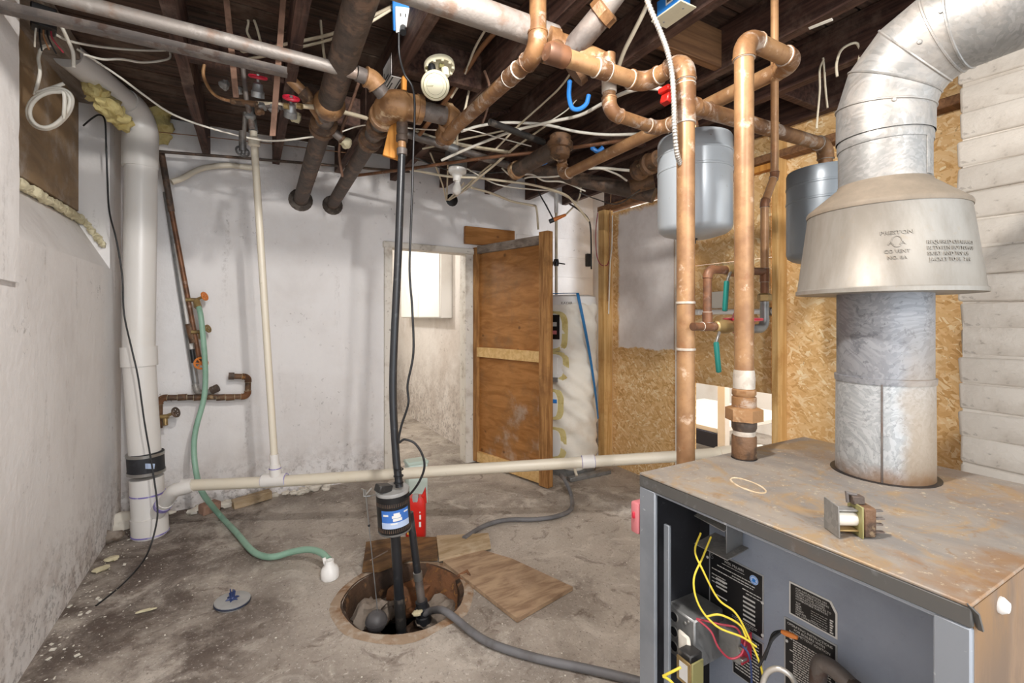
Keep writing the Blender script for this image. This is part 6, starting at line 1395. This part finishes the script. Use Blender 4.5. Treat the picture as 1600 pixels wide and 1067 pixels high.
W('thin white wire strung between the cast elbow and the black pipe', [(535, 205, 2.4), (555, 198, 2.4), (572, 195, 2.35), (600, 196, 2.4), (640, 200, 2.5), (690, 203, 2.6), (730, 202, 2.6), (780, 215, 2.7), (830, 228, 2.8)], .0035, 'white_cable')
W('brown cable slanting up right of the smoke alarm', [(655, 210, 2.6), (690, 165, 2.45), (725, 115, 2.3), (752, 75, 2.2), (778, 45, 2.1)], .012, 'brown_wire')
W('cream cable slanting up beside the brown cable', [(705, 152, 2.4), (725, 118, 2.3), (742, 75, 2.2), (762, 40, 2.1)], .006, 'cream_cable')
W('cream cable hanging down right of the smoke alarm cover', [(738, 120, 2.4), (732, 145, 2.4), (726, 172, 2.4), (716, 200, 2.5), (714, 225, 2.6)], .006, 'cream_cable')
W('thin orange wire across the joists at upper left', [(195, 200, 2.7), (260, 207, 2.9), (340, 215, 3.1), (440, 226, 3.2), (540, 238, 3.2)], .003, 'brown_wire')
W('rusty wire hanging above the right black pipe', [(560, 130, 2.4), (548, 165, 2.5), (535, 200, 2.6), (530, 240, 2.7), (535, 275, 2.8)], .008, 'rust_strap')
ap = spline([at(*p[:2], d=p[2]) for p in ((1003, -30, 1.36), (1013, 5, 1.37), (1030, 45, 1.38), (1043, 80, 1.38), (1050, 115, 1.39), (1053, 160, 1.39), (1054, 200, 1.40), (1058, 240, 1.43), (1066, 262, 1.47))], 16)
one('armoured_cable', MB().tube(ap, [.0066 if k % 2 else .0084 for k in range(len(ap))], 10), M['armor'], 'steel armoured cable dropping from the joists beside the left copper riser', 'cable', None, 0)
W('left cloth tie hanging from the joist left of the flue elbow', [(1287, 92, 2.15), (1281, 108, 2.15), (1281, 140, 2.15), (1278, 175, 2.15), (1276, 200, 2.15)], .0045, 'cream_cable', cat='tie', name='cloth_tie')
W('right cloth tie hanging from the joist left of the flue elbow', [(1286, 90, 2.15), (1288, 110, 2.15), (1290, 140, 2.15), (1293, 168, 2.15)], .0045, 'cream_cable', cat='tie', name='cloth_tie')
W('curved pale cable end sticking out above the flue elbow', [(1308, 119, 2.03), (1307, 100, 2.03), (1313, 80, 2.03), (1325, 70, 2.03), (1338, 67, 2.03), (1343, 78, 2.03), (1342, 95, 2.03)], .0055, 'cream_cable')
W('black cord hanging to an orange connector above the open door', [(835, 276, 3.75), (842, 300, 3.75), (853, 320, 3.75), (864, 341, 3.75)], .006, 'black', name='power_cord', cat='cord')
a, b = at(865, 343, d=3.75), at(884, 335, d=3.75)
pc_ = thing('cord_connector', a, 'orange cord connector hanging above the open door', 'plug'); MB().tube([a, a.lerp(b, .3), b], [.018, .016, .011], 10).build('orange_shell', M['orange'], pc_); MB().tube([a - (b - a) * .35, a], .018, 10).build('black_plug', M['black'], pc_)
W('tan cord looping down to the orange connector', [(884, 335, 3.75), (898, 320, 3.75), (906, 305, 3.75), (908, 288, 3.75)], .007, 'cream_cable', name='power_cord', cat='cord')
W('green cable along the alcove corner down the wall', [(890, 318, 3.7), (905, 328, 3.8), (918, 340, 3.9), (923, 360, 3.95), (924, 420, 3.95)], .007, 'black_dirty')
W('thin copper line down the stud at the right of the water heater', [(955, 295, 4.09), (953, 340, 4.09), (952, 400, 4.09), (950, 470, 4.09)], .005, 'copper')
W('white paint streaked cord down the strand board edge', [(957, 336, 4.09), (956, 380, 4.09), (953, 420, 4.09), (951, 490, 4.09)], .006, 'white_cable', cat='cord', name='cord')
W('dark red wire loop hanging on the stud by the water heater', [(934, 332, 4.1), (931, 360, 4.1), (932, 395, 4.1), (938, 412, 4.1), (948, 414, 4.1), (952, 405, 4.1)], .004, 'red_wire', cat='wire', name='wire')
W('black cable sagging along the joists at the far right', [(905, 300, 3.2), (930, 310, 3.2), (965, 318, 3.0), (1000, 296, 2.8)], .004, 'black_dirty')
W('white cable under the dark iron pipe at the back', [(820, 278, 3.2), (830, 276, 3.15), (870, 275, 3.1), (925, 262, 3.0), (960, 270, 2.9), (980, 282, 2.9)], .006, 'white_cable')
W('pale cable running right behind the ball shaped fitting', [(895, 265, 3.0), (935, 262, 2.95), (985, 266, 2.9)], .009, 'white_cable')
one('pale_chip', MB().box(at(1282, 37, Z=2.405), (.012, .09, .003), Matrix.Rotation(.5, 3, 'Y') @ Matrix.Rotation(.2, 3, 'X'), .001), M['flake'], 'pale splinter hanging from the joist above the flue elbow', 'splinter')
